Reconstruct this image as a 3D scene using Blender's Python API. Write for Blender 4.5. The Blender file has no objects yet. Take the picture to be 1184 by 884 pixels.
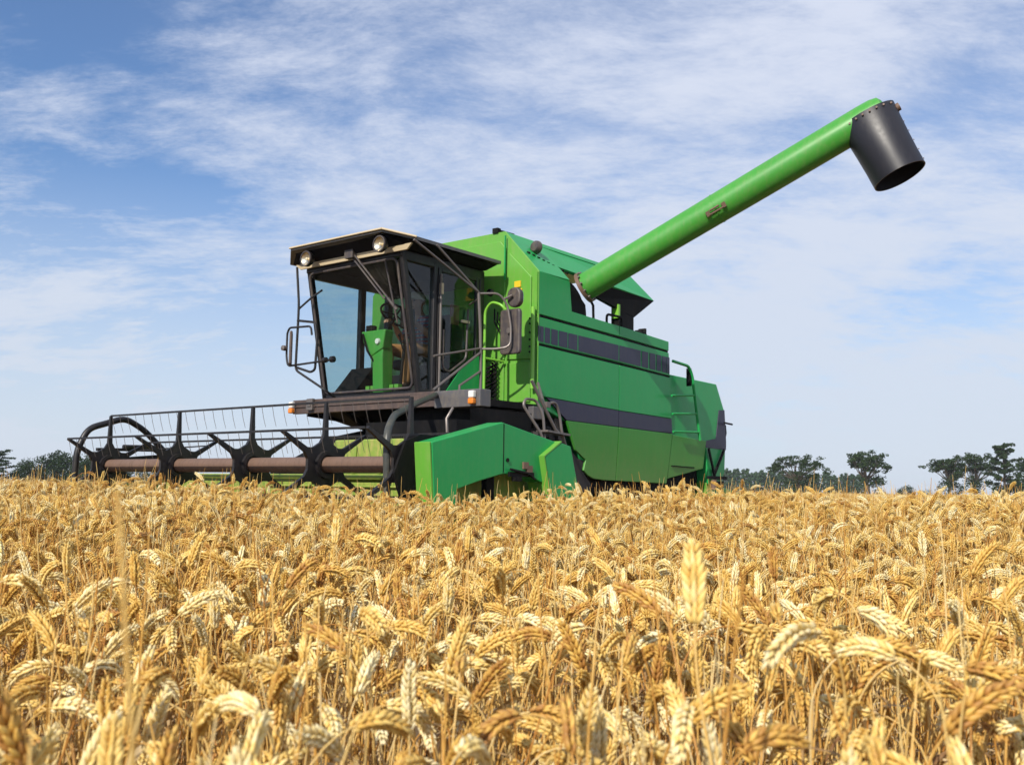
import bpy, math, random
import numpy as np
from mathutils import Vector, Matrix, Euler

# ------------------------------------------------------------------ scene, camera, light
sc = bpy.context.scene
col = sc.collection
R = math.radians
random.seed(7)
rng = np.random.default_rng(11)

cam_d = bpy.data.cameras.new('camera')
cam = bpy.data.objects.new('camera', cam_d)
col.objects.link(cam)
sc.camera = cam
CAM_Z = 1.0
cam.location = (0, 0, CAM_Z)
pitch, roll = math.atan((564 - 442) / 1150), R(0.85)
F = Vector((0, math.cos(pitch), math.sin(pitch)))
R0 = Vector((1, 0, 0)); U0 = R0.cross(F)
RX = R0 * math.cos(roll) + U0 * math.sin(roll); UY = RX.cross(F)
rot = Matrix((RX, UY, -F)).transposed()
cam.rotation_euler = rot.to_euler()
cam_d.sensor_width = 36.0
cam_d.lens = 36.0 * 1150 / 1184
cam_d.clip_start = 0.05
cam_d.clip_end = 6000
cam_d.dof.use_dof = True
cam_d.dof.focus_distance = 6.0
cam_d.dof.aperture_fstop = 7.5

SUN_EL = R(36)
sun_h = Vector((-0.46, -0.888, 0)).normalized()
sun_dir = Vector((sun_h.x * math.cos(SUN_EL), sun_h.y * math.cos(SUN_EL), math.sin(SUN_EL)))
sd = bpy.data.lights.new('sun', 'SUN')
sd.energy = 4.9
sd.angle = R(0.53)
sd.color = (1.0, 0.93, 0.82)
sun = bpy.data.objects.new('sun', sd)
col.objects.link(sun)
sun.rotation_euler = (-sun_dir).to_track_quat('-Z', 'Y').to_euler()

sc.view_settings.view_transform = 'Standard'
sc.view_settings.look = 'None'
sc.view_settings.gamma = 1
sc.view_settings.exposure = 0.0
sc.view_settings.use_curve_mapping = False
sc.cycles.max_bounces = 8
sc.cycles.transparent_max_bounces = 12
sc.cycles.use_denoising = True

# ------------------------------------------------------------------ node helper
class NT:
    def __init__(s, tree):
        s.t = tree; s.n = tree.nodes; s.l = tree.links
    def add(s, typ, ins=None, **props):
        nd = s.n.new(typ)
        for k, v in props.items():
            setattr(nd, k, v)
        if ins:
            for k, v in ins.items():
                sock = nd.inputs[k]
                if isinstance(v, bpy.types.NodeSocket):
                    s.l.new(v, sock)
                else:
                    sock.default_value = v
        return nd
    def math(s, op, a, b=None, c=None, clamp=False):
        d = {0: a}
        if b is not None: d[1] = b
        if c is not None: d[2] = c
        return s.add('ShaderNodeMath', d, operation=op, use_clamp=clamp).outputs[0]
    def ramp(s, fac, stops, interp='LINEAR'):
        nd = s.add('ShaderNodeValToRGB', {0: fac})
        cr = nd.color_ramp; cr.interpolation = interp
        while len(cr.elements) > 1:
            cr.elements.remove(cr.elements[-1])
        cr.elements[0].position = stops[0][0]; cr.elements[0].color = tuple(stops[0][1]) + (1,)
        for p, c in stops[1:]:
            e = cr.elements.new(p); e.color = tuple(c) + (1,)
        return nd.outputs[0]
    def mix(s, fac, a, b, blend='MIX'):
        nd = s.add('ShaderNodeMix', data_type='RGBA', blend_type=blend)
        for k, v in ((0, fac), (6, a), (7, b)):
            if isinstance(v, bpy.types.NodeSocket): s.l.new(v, nd.inputs[k])
            else: nd.inputs[k].default_value = v if k == 0 else tuple(v) + (1,) if len(v) == 3 else v
        return nd.outputs[2]
    def noise(s, vec, scale, detail=4, rough=0.55, dist=0.0):
        nd = s.add('ShaderNodeTexNoise', {'Scale': scale, 'Detail': detail, 'Roughness': rough, 'Distortion': dist})
        if vec is not None: s.l.new(vec, nd.inputs['Vector'])
        return nd.outputs['Fac']
    def smooth(s, v, lo, hi):
        nd = s.add('ShaderNodeMapRange', {0: v, 1: lo, 2: hi, 3: 0.0, 4: 1.0}, interpolation_type='SMOOTHSTEP')
        return nd.outputs[0]

# ------------------------------------------------------------------ world: daylight sky with cirrus
world = bpy.data.worlds.new('World')
sc.world = world
world.use_nodes = True
W = NT(world.node_tree)
W.n.clear()
wout = W.add('ShaderNodeOutputWorld')
bg = W.add('ShaderNodeBackground', {'Strength': 0.11})
W.l.new(bg.outputs[0], wout.inputs[0])
sky = W.add('ShaderNodeTexSky', sky_type='NISHITA')
sky.sun_disc = False
sky.sun_elevation = SUN_EL
sky.sun_rotation = math.atan2(sun_h.x, sun_h.y)
sky.altitude = 0; sky.air_density = 1.0; sky.dust_density = 0.6; sky.ozone_density = 2.0
tc = W.add('ShaderNodeTexCoord').outputs['Generated']
sep = W.add('ShaderNodeSeparateXYZ', {0: tc})
zc = W.math('MAXIMUM', sep.outputs[2], 0.0)
zd = W.math('ADD', zc, 0.30)
px = W.math('DIVIDE', sep.outputs[0], zd)
py = W.math('DIVIDE', sep.outputs[1], zd)
pv = W.add('ShaderNodeCombineXYZ', {0: px, 1: py, 2: 0.0}).outputs[0]
warp = W.add('ShaderNodeTexNoise', {'Vector': pv, 'Scale': 1.3, 'Detail': 3.0})
wv = W.add('ShaderNodeVectorMath', {0: warp.outputs['Color'], 1: (0.5, 0.5, 0.5)}, operation='SUBTRACT').outputs[0]
wv = W.add('ShaderNodeVectorMath', {0: wv, 3: 0.22}, operation='SCALE').outputs[0]
pw = W.add('ShaderNodeVectorMath', {0: pv, 1: wv}, operation='ADD').outputs[0]
m1 = W.add('ShaderNodeMapping', {0: pw, 1: (3.1, 1.7, 0.0), 2: (0, 0, R(20)), 3: (1.0, 1.45, 1.0)}).outputs[0]
m2 = W.add('ShaderNodeMapping', {0: pw, 1: (7.3, 2.2, 0.0), 2: (0, 0, R(42)), 3: (1.0, 2.3, 1.0)}).outputs[0]
n_big = W.noise(W.add('ShaderNodeMapping', {0: pv, 1: (1.9, 4.2, 0.0), 3: (1, 1, 1)}).outputs[0], 1.15, 3, 0.5)
n_mid = W.noise(m1, 2.3, 12, 0.64)
n_fine = W.noise(m2, 6.0, 12, 0.74)
dens = W.math('ADD', W.math('MULTIPLY', n_mid, 0.60), W.math('MULTIPLY', n_fine, 0.42))
dens = W.math('ADD', dens, W.math('MULTIPLY', n_big, 0.50))
# more veil to the right of the view and low down, open blue patches upper left
azr = W.math('ARCTAN2', sep.outputs[0], sep.outputs[1])
dens = W.math('ADD', dens, W.math('MULTIPLY', W.smooth(azr, -0.5, 0.2), 0.03))
low = W.math('SUBTRACT', 1.0, W.smooth(zc, 0.02, 0.42))
dens = W.math('ADD', dens, W.math('MULTIPLY', low, 0.13))
mask = W.smooth(dens, 0.65, 0.94)
veil = W.math('ADD', 0.05, W.math('MULTIPLY', W.smooth(azr, -0.45, 0.1), 0.20))
mask = W.math('ADD', veil, W.math('MULTIPLY', mask, W.math('SUBTRACT', 0.94, veil)))
hz = W.math('MULTIPLY', W.math('SUBTRACT', 1.0, W.smooth(zc, 0.0, 0.36)), 0.90)
mask = W.math('MAXIMUM', mask, hz)
skyc = W.mix(1.0, sky.outputs[0], (0.70, 0.97, 1.26), 'MULTIPLY')
ccol = W.mix(W.smooth(zc, 0.0, 0.5), (6.1, 6.7, 7.7), (6.6, 7.1, 8.4))
W.l.new(W.mix(mask, skyc, ccol), bg.inputs['Color'])

# ------------------------------------------------------------------ mesh builder
class MB:
    def __init__(s): s.v = []; s.f = []
    def add(s, vs, fs):
        o = len(s.v); s.v += [tuple(map(float, p)) for p in vs]; s.f += [[i + o for i in f] for f in fs]; return s
    def box(s, x0, x1, y0, y1, z0, z1):
        vs = [(x, y, z) for x in (x0, x1) for y in (y0, y1) for z in (z0, z1)]
        return s.add(vs, [(0, 1, 3, 2), (4, 6, 7, 5), (0, 4, 5, 1), (2, 3, 7, 6), (0, 2, 6, 4), (1, 5, 7, 3)])
    def prism(s, axis, pts, a, b):
        """polygon pts extruded along axis from a to b; y: pts are (x,z), x: (y,z), z: (x,y). a, b may be functions of the point"""
        fa = a if callable(a) else (lambda p: a); fb = b if callable(b) else (lambda p: b)
        def mk(p, t): return {'y': (p[0], t, p[1]), 'x': (t, p[0], p[1]), 'z': (p[0], p[1], t)}[axis]
        n = len(pts)
        vs = [mk(p, fa(p)) for p in pts] + [mk(p, fb(p)) for p in pts]
        return s.add(vs, [list(range(n)), list(range(2 * n - 1, n - 1, -1))] +
                     [(i, i + n, (i + 1) % n + n, (i + 1) % n) for i in range(n)])
    def tube(s, path, r, n=8, caps=True):
        P = [Vector(p) for p in path]; rr = r if isinstance(r, (list, tuple)) else [r] * len(P)
        up = None; o = len(s.v); vs = []; fs = []
        for i, p in enumerate(P):
            t = (P[min(i + 1, len(P) - 1)] - P[max(i - 1, 0)]).normalized()
            if up is None:
                up = Vector((0, 0, 1)) if abs(t.z) < 0.9 else Vector((1, 0, 0))
            a = (up - t * up.dot(t)).normalized(); b = t.cross(a); up = a
            for k in range(n):
                q = 2 * math.pi * k / n
                vs.append(p + (a * math.cos(q) + b * math.sin(q)) * rr[i])
        for i in range(len(P) - 1):
            for k in range(n):
                fs.append((i * n + k, i * n + (k + 1) % n, (i + 1) * n + (k + 1) % n, (i + 1) * n + k))
        if caps:
            fs.append(list(range(n - 1, -1, -1))); fs.append([(len(P) - 1) * n + k for k in range(n)])
        return s.add(vs, fs)
    def bar(s, p0, p1, w, h, up=(0, 0, 1)):
        p0, p1 = Vector(p0), Vector(p1); t = (p1 - p0).normalized(); a = Vector(up)
        a = (a - t * a.dot(t)).normalized(); b = t.cross(a)
        vs = [p + a * (h / 2 * i) + b * (w / 2 * j) for p in (p0, p1) for i, j in ((-1, -1), (-1, 1), (1, 1), (1, -1))]
        return s.add(vs, [(3, 2, 1, 0), (4, 5, 6, 7), (0, 1, 5, 4), (1, 2, 6, 5), (2, 3, 7, 6), (3, 0, 4, 7)])
    def revolve(s, prof, c, axis='y', n=32):
        """profile (r, t) around axis through c"""
        vs = []; fs = []; m = len(prof); c = Vector(c)
        for k in range(n):
            q = 2 * math.pi * k / n; ca, sa = math.cos(q), math.sin(q)
            for r, t in prof:
                vs.append(c + Vector({'y': (r * ca, t, r * sa), 'x': (t, r * ca, r * sa), 'z': (r * ca, r * sa, t)}[axis]))
        for k in range(n):
            k2 = (k + 1) % n
            for i in range(m - 1):
                fs.append((k * m + i, k * m + i + 1, k2 * m + i + 1, k2 * m + i))
        return s.add(vs, fs)
    def build(s, name, mat, parent=None, bevel=0.0, smooth=False, loc=None, link=True, mesh_only=False):
        me = bpy.data.meshes.new(name)
        me.from_pydata(s.v, [], s.f)
        import bmesh
        bm = bmesh.new(); bm.from_mesh(me); bmesh.ops.recalc_face_normals(bm, faces=bm.faces[:]); bm.to_mesh(me); bm.free()
        for m in (mat if isinstance(mat, (list, tuple)) else [mat]): me.materials.append(m)
        if smooth:
            me.polygons.foreach_set('use_smooth', [True] * len(me.polygons))
        if mesh_only: return me
        o = bpy.data.objects.new(name, me)
        col.objects.link(o)
        if parent is not None: o.parent = parent
        if loc is not None: o.location = loc
        if bevel:
            b = o.modifiers.new('bevel', 'BEVEL'); b.width = bevel; b.segments = 2; b.limit_method = 'ANGLE'; b.angle_limit = R(35)
        if smooth:
            try: me.set_sharp_from_angle(angle=R(42))
            except Exception: pass
        return o

def tag(o, label=None, cat=None, group=None, kind=None):
    if label: o['label'] = label
    if cat: o['category'] = cat
    if group: o['group'] = group
    if kind: o['kind'] = kind
    return o
def empty(name, loc=(0, 0, 0), rz=0.0, parent=None):
    o = bpy.data.objects.new(name, None); col.objects.link(o); o.location = loc; o.rotation_euler = (0, 0, rz)
    o.empty_display_size = 0.3
    if parent is not None: o.parent = parent
    return o
def round_path(pts, rad, n=5):
    """polyline with rounded corners"""
    P = [Vector(p) for p in pts]; out = [P[0]]
    for a, b, c in zip(P[:-2], P[1:-1], P[2:]):
        d1, d2 = a - b, c - b; r = min(rad, d1.length * 0.45, d2.length * 0.45)
        p, q = b + d1.normalized() * r, b + d2.normalized() * r
        for i in range(n + 1):
            t = i / n; out.append(p * (1 - t) ** 2 + b * 2 * t * (1 - t) + q * t * t)
    out.append(P[-1]); return out

# ------------------------------------------------------------------ materials
def mat(name):
    m = bpy.data.materials.new(name); m.use_nodes = True
    t = NT(m.node_tree); t.n.clear()
    out = t.add('ShaderNodeOutputMaterial')
    return m, t, out
def paint(name, c, rough=0.35, dust=0.25, dust_col=(0.36, 0.28, 0.15), metal=0.0, var=0.12, scale=2.2, spec=0.5, low_dust=False):
    m, t, out = mat(name)
    co = t.add('ShaderNodeTexCoord').outputs['Object']
    n1 = t.noise(co, scale, 5, 0.6); n2 = t.noise(co, scale * 9, 6, 0.65)
    base = t.mix(n1, tuple(x * (1 - var) for x in c), tuple(min(1, x * (1 + var)) for x in c))
    stm = t.add('ShaderNodeMapping', {0: co, 3: (4.0, 4.0, 0.6)}).outputs[0]
    streak = t.noise(stm, 5.0, 5, 0.65)
    dm = t.math('MULTIPLY', t.smooth(t.math('ADD', t.math('MULTIPLY', streak, 0.6), t.math('MULTIPLY', n2, 0.4)), 0.42, 0.72), dust)
    if low_dust:
        sz = t.add('ShaderNodeSeparateXYZ', {0: co}).outputs[2]
        dm = t.math('ADD', dm, t.math('MULTIPLY', t.math('SUBTRACT', 1.0, t.smooth(sz, 0.7, 1.7)), t.math('MULTIPLY', n2, 0.55)), clamp=True)
    scm = t.add('ShaderNodeMapping', {0: co, 2: (0.3, 0.2, 0.5), 3: (1.2, 1.2, 22.0)}).outputs[0]
    scr = t.math('MULTIPLY', t.smooth(t.noise(scm, 4.0, 8, 0.7), 0.66, 0.74), min(0.35, dust * 2.2))
    fade = t.math('MULTIPLY', t.smooth(t.noise(co, 0.9, 4, 0.6), 0.45, 0.75), 0.10)
    colr = t.mix(t.math('ADD', fade, scr, clamp=True), base, tuple(min(1, x * 0.75 + 0.10) for x in c))
    colr = t.mix(dm, colr, dust_col)
    rg = t.math('ADD', rough - 0.06, t.math('ADD', t.math('MULTIPLY', n2, 0.14), t.math('MULTIPLY', dm, 0.5)))
    wav = t.noise(co, 1.6, 2, 0.5)
    bmp = t.add('ShaderNodeBump', {'Strength': 0.22, 'Distance': 0.02, 'Height': wav}).outputs[0]
    bs = t.add('ShaderNodeBsdfPrincipled', {'Base Color': colr, 'Roughness': rg, 'Metallic': metal, 'Specular IOR Level': spec, 'Normal': bmp})
    t.l.new(bs.outputs[0], out.inputs[0]); return m
M = {}
M['green'] = paint('green_skylit_paint', (0.016, 0.33, 0.080), 0.31, 0.07, spec=0.32)  # side tone: blue skylight on the shaded flank is put into the colour
M['green_sunlit'] = paint('green_sunlit_paint', (0.12, 0.36, 0.040), 0.34, 0.20)  # same machine green, with the sun on front faces painted in
M['green_low'] = paint('green_low_reflected', (0.040, 0.28, 0.030), 0.34, 0.08, low_dust=True)  # yellow cast of the wheat reflection is put into the base; dust on top
M['green_dusty'] = paint('dusty_green_paint', (0.22, 0.32, 0.045), 0.55, 0.95, (0.44, 0.36, 0.12), scale=3.0)
M['auger'] = paint('auger_paint', (0.055, 0.30, 0.036), 0.36, 0.16)
M['navy'] = paint('navy_band', (0.018, 0.019, 0.050), 0.42, 0.05)
M['black'] = paint('black_paint', (0.009, 0.008, 0.010), 0.42, 0.06)
M['dark'] = paint('dark_chassis_shade', (0.005, 0.005, 0.006), 0.65, 0.03, spec=0.12)  # near-black; also stands in for shade under rails, eave and platform
M['visor'] = paint('visor_black', (0.007, 0.006, 0.009), 0.7, 0.03, spec=0.12)
M['chrome'] = paint('lamp_reflector', (0.80, 0.70, 0.52), 0.22, 0.1, metal=0.85)
M['grey'] = paint('grey_sheet', (0.10, 0.095, 0.10), 0.40, 0.25)
M['beige'] = paint('cream_trim', (0.62, 0.50, 0.32), 0.5, 0.2)
M['roofm'] = paint('roof_sheet', (0.085, 0.082, 0.085), 0.42, 0.3, (0.30, 0.25, 0.17))
M['bumper'] = paint('bumper_metal', (0.075, 0.052, 0.045), 0.42, 0.45, (0.20, 0.13, 0.09))
M['rubber'] = paint('rubber', (0.022, 0.020, 0.020), 0.75, 0.40, (0.11, 0.075, 0.05))
M['spout'] = paint('spout_rubber', (0.012, 0.011, 0.016), 0.42, 0.06, (0.12, 0.10, 0.08), spec=0.5)
M['rust'] = paint('rusty_tube', (0.165, 0.098, 0.066), 0.5, 0.6, (0.09, 0.055, 0.04), scale=5)
M['steel'] = paint('worn_steel', (0.17, 0.15, 0.14), 0.38, 0.45, (0.18, 0.12, 0.08), metal=0.4)
M['pipe'] = paint('dark_pipe', (0.045, 0.05, 0.045), 0.38, 0.25)
M['lightgreen'] = paint('light_green_rail', (0.20, 0.50, 0.05), 0.35, 0.1)
M['mirrorback'] = paint('mirror_shell', (0.055, 0.045, 0.048), 0.45, 0.25)
M['yellow'] = paint('yellow_sticker', (0.80, 0.52, 0.02), 0.45, 0.15)
M['amber'] = paint('amber_lens', (0.75, 0.22, 0.02), 0.2, 0.05)
M['white'] = paint('white_lens', (0.75, 0.72, 0.66), 0.2, 0.1)
M['lens'] = paint('lamp_lens', (0.80, 0.70, 0.48), 0.15, 0.1)
M['seat'] = paint('seat_vinyl', (0.02, 0.02, 0.022), 0.6, 0.1)
M['skin'] = paint('skin', (0.50, 0.27, 0.17), 0.5, 0.0)
M['cap'] = paint('cap_cloth', (0.72, 0.68, 0.58), 0.8, 0.1)
M['trousers'] = paint('tan_cloth', (0.45, 0.20, 0.07), 0.8, 0.1)
M['boot'] = paint('boot_leather', (0.02, 0.018, 0.016), 0.6, 0.1)
M['wood_brown'] = paint('brown_board', (0.28, 0.10, 0.05), 0.5, 0.2)
def shirt_mat():
    m, t, out = mat('checked_shirt')
    co = t.add('ShaderNodeTexCoord').outputs['Object']
    w1 = t.add('ShaderNodeTexWave', {0: co, 1: 7.0}, bands_direction='Z').outputs[1]
    w2 = t.add('ShaderNodeTexWave', {0: co, 1: 6.0}, bands_direction='Y').outputs[1]
    c = t.mix(t.smooth(w2, 0.6, 0.8), (0.10, 0.14, 0.25), (0.30, 0.33, 0.42))
    c = t.mix(t.smooth(w1, 0.72, 0.86), c, (0.40, 0.03, 0.04))
    bs = t.add('ShaderNodeBsdfPrincipled', {'Base Color': c, 'Roughness': 0.85}); t.l.new(bs.outputs[0], out.inputs[0]); return m
M['shirt'] = shirt_mat()
def glass(name, tint, refl=1.0):
    m, t, out = mat(name)
    ge = t.add('ShaderNodeNewGeometry')
    dt = t.add('ShaderNodeVectorMath', {0: ge.outputs['Normal'], 1: ge.outputs['Incoming']}, operation='DOT_PRODUCT').outputs['Value']
    fr = t.math('ADD', 0.045, t.math('MULTIPLY', 0.955, t.math('POWER', t.math('SUBTRACT', 1.0, t.math('ABSOLUTE', dt), clamp=True), 5.0)))
    co = t.add('ShaderNodeTexCoord').outputs['Object']
    grime = t.math('MULTIPLY', t.smooth(t.noise(co, 3.0, 6, 0.65), 0.5, 0.8), 0.07)
    tr = t.add('ShaderNodeBsdfTransparent', {0: tuple(tint) + (1,)}).outputs[0]
    gl = t.add('ShaderNodeBsdfGlossy', {0: (1, 1, 1, 1), 1: 0.02}).outputs[0]
    df = t.add('ShaderNodeBsdfDiffuse', {0: (0.4, 0.36, 0.28, 1)}).outputs[0]
    a = t.add('ShaderNodeMixShader', {0: t.math('MULTIPLY', fr, refl), 1: tr, 2: gl}).outputs[0]
    b = t.add('ShaderNodeMixShader', {0: grime, 1: a, 2: df}).outputs[0]
    t.l.new(b, out.inputs[0]); return m
M['glass'] = glass('cab_glass', (0.80, 0.88, 0.88))
M['glass_side'] = glass('tinted_glass', (0.50, 0.60, 0.60))
M['glass_blue'] = glass('blue_tinted_glass', (0.52, 0.68, 0.70))
def simple(name, fn):
    m, t, out = mat(name); fn(t, out); return m

# straw materials: colour varies from plant to plant and grain to grain
def straw(name, stops, trans=0.2, rough=0.55, island=0.5):
    m, t, out = mat(name)
    oi = t.add('ShaderNodeObjectInfo').outputs['Random']
    isl = t.add('ShaderNodeNewGeometry').outputs['Random Per Island']
    f = t.math('ADD', t.math('MULTIPLY', oi, 1 - island), t.math('MULTIPLY', isl, island))
    co = t.add('ShaderNodeTexCoord').outputs['Object']
    f = t.math('ADD', f, t.math('MULTIPLY', t.math('SUBTRACT', t.noise(co, 60.0, 3, 0.6), 0.5), 0.5))
    c = t.ramp(f, stops)
    bs = t.add('ShaderNodeBsdfPrincipled', {'Base Color': c, 'Roughness': rough, 'Specular IOR Level': 0.35}).outputs[0]
    tl = t.add('ShaderNodeBsdfTranslucent', {0: c}).outputs[0]
    t.l.new(t.add('ShaderNodeMixShader', {0: trans, 1: bs, 2: tl}).outputs[0], out.inputs[0]); return m
M['ear'] = straw('ripe_ear', [(0.08, (0.42, 0.20, 0.05)), (0.32, (0.70, 0.43, 0.095)), (0.6, (0.82, 0.60, 0.20)), (0.95, (0.91, 0.82, 0.52))], 0.04, 0.5, island=0.3)
M['stem'] = straw('ripe_stem', [(0.1, (0.42, 0.17, 0.03)), (0.4, (0.66, 0.37, 0.085)), (0.75, (0.78, 0.55, 0.20)), (1.0, (0.74, 0.58, 0.30))], 0.05, 0.40, 0.2)
M['leaf'] = straw('dry_leaf', [(0.1, (0.24, 0.12, 0.045)), (0.5, (0.48, 0.31, 0.13)), (0.9, (0.66, 0.52, 0.30))], 0.2, 0.6, 0.2)

# ------------------------------------------------------------------ ground
def ground_h(x, y):
    d = np.hypot(x, y)
    t = np.clip((d - 2.8) / 4.8, 0, 1)
    h = -0.165 + 0.165 * t * t * (3 - 2 * t)
    u = np.clip((x - 0.3) / 2.2, 0, 1); w = np.clip((d - 2.6) / 2.2, 0, 1) * np.clip((13 - d) / 5, 0, 1)
    h = h + 0.022 * np.clip((d - 6) / 3, 0, 1) + 0.018 * np.exp(-((d - 7.4) / 1.3) ** 2)
    return h + 0.028 * u * u * (3 - 2 * u) * w * (1 - t * .5)
def soil(t, out):
    co = t.add('ShaderNodeTexCoord').outputs['Object']
    n1 = t.noise(co, 1.5, 6, 0.65); n2 = t.noise(co, 24.0, 6, 0.7)
    c = t.mix(t.smooth(n2, 0.35, 0.7), (0.035, 0.022, 0.012), (0.14, 0.085, 0.035))
    c = t.mix(t.math('MULTIPLY', n1, 0.5), c, (0.10, 0.06, 0.03))
    bmp = t.add('ShaderNodeBump', {'Strength': 0.6, 'Distance': 0.03, 'Height': n2}).outputs[0]
    bs = t.add('ShaderNodeBsdfPrincipled', {'Base Color': c, 'Roughness': 0.9, 'Normal': bmp}); t.l.new(bs.outputs[0], out.inputs[0])
radii = [0, 0.6, 1.2, 1.8, 2.5, 3, 3.5, 4, 4.5, 5, 5.5, 6, 6.5, 7, 7.5, 8, 8.5, 9, 9.5, 11, 15, 25, 50, 120, 400, 1500]
g = MB(); NS = 64
vs = [(0, 0, float(ground_h(0, 0)))]
for r in radii[1:]:
    for k in range(NS):
        a = 2 * math.pi * k / NS; x, y = r * math.cos(a), r * math.sin(a)
        vs.append((x, y, float(ground_h(x, y))))
fs = [(0, 1 + k, 1 + (k + 1) % NS) for k in range(NS)]
for i in range(len(radii) - 2):
    for k in range(NS):
        a = 1 + i * NS; fs.append((a + k, a + NS + k, a + NS + (k + 1) % NS, a + (k + 1) % NS))
g.add(vs, fs)
tag(g.build('ground', simple('soil', soil), smooth=True), kind='structure')

# ------------------------------------------------------------------ combine harvester
P0 = (0.2857, 11.0, 0.0)
YAW = R(51.2)
cb = empty('combine_harvester', P0, YAW)
tag(cb, 'green combine harvester with black cab roof and raised unloading pipe, cutting the wheat', 'combine harvester')
def part(mb, name, m, parent=cb, **k): return mb.build(name, M[m], parent, **k)

def pieces(mb, name, m, parent=cb, **k):
    """one object per connected piece"""
    par = list(range(len(mb.v)))
    def find(i):
        while par[i] != i: par[i] = par[par[i]]; i = par[i]
        return i
    for f in mb.f:
        for i in f[1:]: par[find(i)] = find(f[0])
    groups = {}
    for f in mb.f: groups.setdefault(find(f[0]), []).append(f)
    for fs_ in groups.values():
        ids = sorted({i for f in fs_ for i in f}); mp = {i: j for j, i in enumerate(ids)}
        MB().add([mb.v[i] for i in ids], [[mp[i] for i in f] for f in fs_]).build(name, M[m], parent, **k)

# core body and tank -------------------------------------------------
core = MB()
core.prism('y', [(0.02, 1.93), (0.02, 3.40), (0.60, 3.38), (0.66, 2.98), (2.90, 2.90), (2.975, 1.76), (0.58, 1.78)], 0.035, 2.665)
core.prism('y', [(0.75, 1.78), (1.1, 1.25), (2.9, 1.2), (2.96, 1.78)], 0.14, 2.56)
part(core, 'body', 'green', bevel=0.01)
# front wall panels (face the cab)
fw = MB()
fw.prism('x', [(0.0, 1.93), (0.0, 3.435), (0.50, 3.965), (2.20, 3.965), (2.70, 3.435), (2.70, 1.93)], -0.0, 0.018)
part(fw, 'front_wall', 'green_sunlit', bevel=0.004)
for i, poly in enumerate(([(0.095, 1.96), (0.095, 2.40), (0.445, 2.415), (0.445, 1.96)], [(0.475, 1.96), (0.475, 2.415), (0.80, 2.43), (0.80, 1.96)],
                          [(0.095, 2.44), (0.095, 3.38), (0.42, 3.70), (0.445, 2.455)], [(0.475, 2.455), (0.475, 3.76), (0.55, 3.85), (2.15, 3.85), (2.15, 2.5)])):
    part(MB().prism('x', poly, -0.022, -0.001), 'front_panel', 'green_sunlit', bevel=0.008)
part(MB().tube([(-0.055, 0.035, 2.10), (-0.055, 0.035, 3.02)], 0.024, 10), 'corner_post', 'lightgreen', smooth=True)
part(MB().bar((-0.03, 0.345, 3.225), (-0.03, 0.215, 3.225), 0.012, 0.06).bar((-0.03, 0.325, 3.31), (-0.03, 0.235, 3.31), 0.012, 0.07), 'warning_sticker', 'yellow')
part(MB().bar((-0.045, 0.46, 3.9), (-0.045, 0.46, 3.38), 0.012, 0.02, (1, 0, 0)), 'panel_rib', 'green')
# box under the front wall
part(MB().box(-0.10, 0.10, -0.02, 0.30, 1.76, 1.90), 'tool_box', 'grey', bevel=0.008)
# big hinges / bolts on front wall
hb = MB()
for z in (2.52, 2.58, 2.66, 2.74, 2.84, 2.9):
    hb.tube([(-0.034, 0.10, z), (-0.02, 0.10, z)], 0.011, 8)
pieces(hb, 'panel_bolt', 'dark')

def lr(p, q, x): return p[1] + (q[1] - p[1]) * (x - p[0]) / (q[0] - p[0])
S = 1.675
# side panels on y = 0 ------------------------------------------------
side = [
    ('side_rail', 'green', [(0, 2.945), (0, 3.432), (0.60, 3.414), (0.645, 3.066), (S - .005, 3.036), (S - .005, 2.905)], 0.0, 0.03),
    ('side_rail', 'green', [(S + .005, 3.036), (2.90, 2.99), (2.90, 2.865), (S + .005, 2.905)], 0.0, 0.03),
    ('vent_panel', 'green', [(0, 2.915), (S - .004, 2.872), (2.91, 2.838), (2.935, 2.530), (S - .004, 2.578), (0, 2.618)], 0.004, 0.03),
    ('side_panel', 'green', [(0, 2.588), (S - .005, 2.542), (S - .005, 1.976), (0.17, 2.022), (0, 2.03)], 0.0, 0.03),
    ('side_panel', 'green', [(S + .005, 2.542), (2.945, 2.505), (2.975, 1.958), (S + .005, 1.976)], 0.0, 0.03),
    ('navy_band', 'navy', [(0.17, 2.018), (S - .004, 1.972), (S - .004, 1.772), (0.565, 1.785)], 0.002, 0.03),
    ('navy_band', 'navy', [(S + .004, 1.972), (2.980, 1.954), (3.0, 1.757), (S + .004, 1.772)], 0.002, 0.03),
]
for n, m, poly, a, b in side:
    part(MB().prism('y', poly, a, b), n, m, bevel=0.006)
def tilt(p): return 0.0 + (1.78 - p[1]) * 0.07
low1 = [(0.565, 1.781), (0.775, 1.454), (1.0, 1.342), (0.967, 1.221), (1.06, 1.165), (1.174, 1.128), (1.4, 1.112), (S - .005, 1.108), (S - .005, 1.768)]
low2 = [(S + .005, 1.108), (2.92, 1.09), (3.0, 1.753), (S + .005, 1.768)]
for poly in (low1, low2):
    part(MB().prism('y', poly, tilt, lambda p: tilt(p) + 0.03), 'lower_panel', 'green_low', bevel=0.006)
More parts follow.
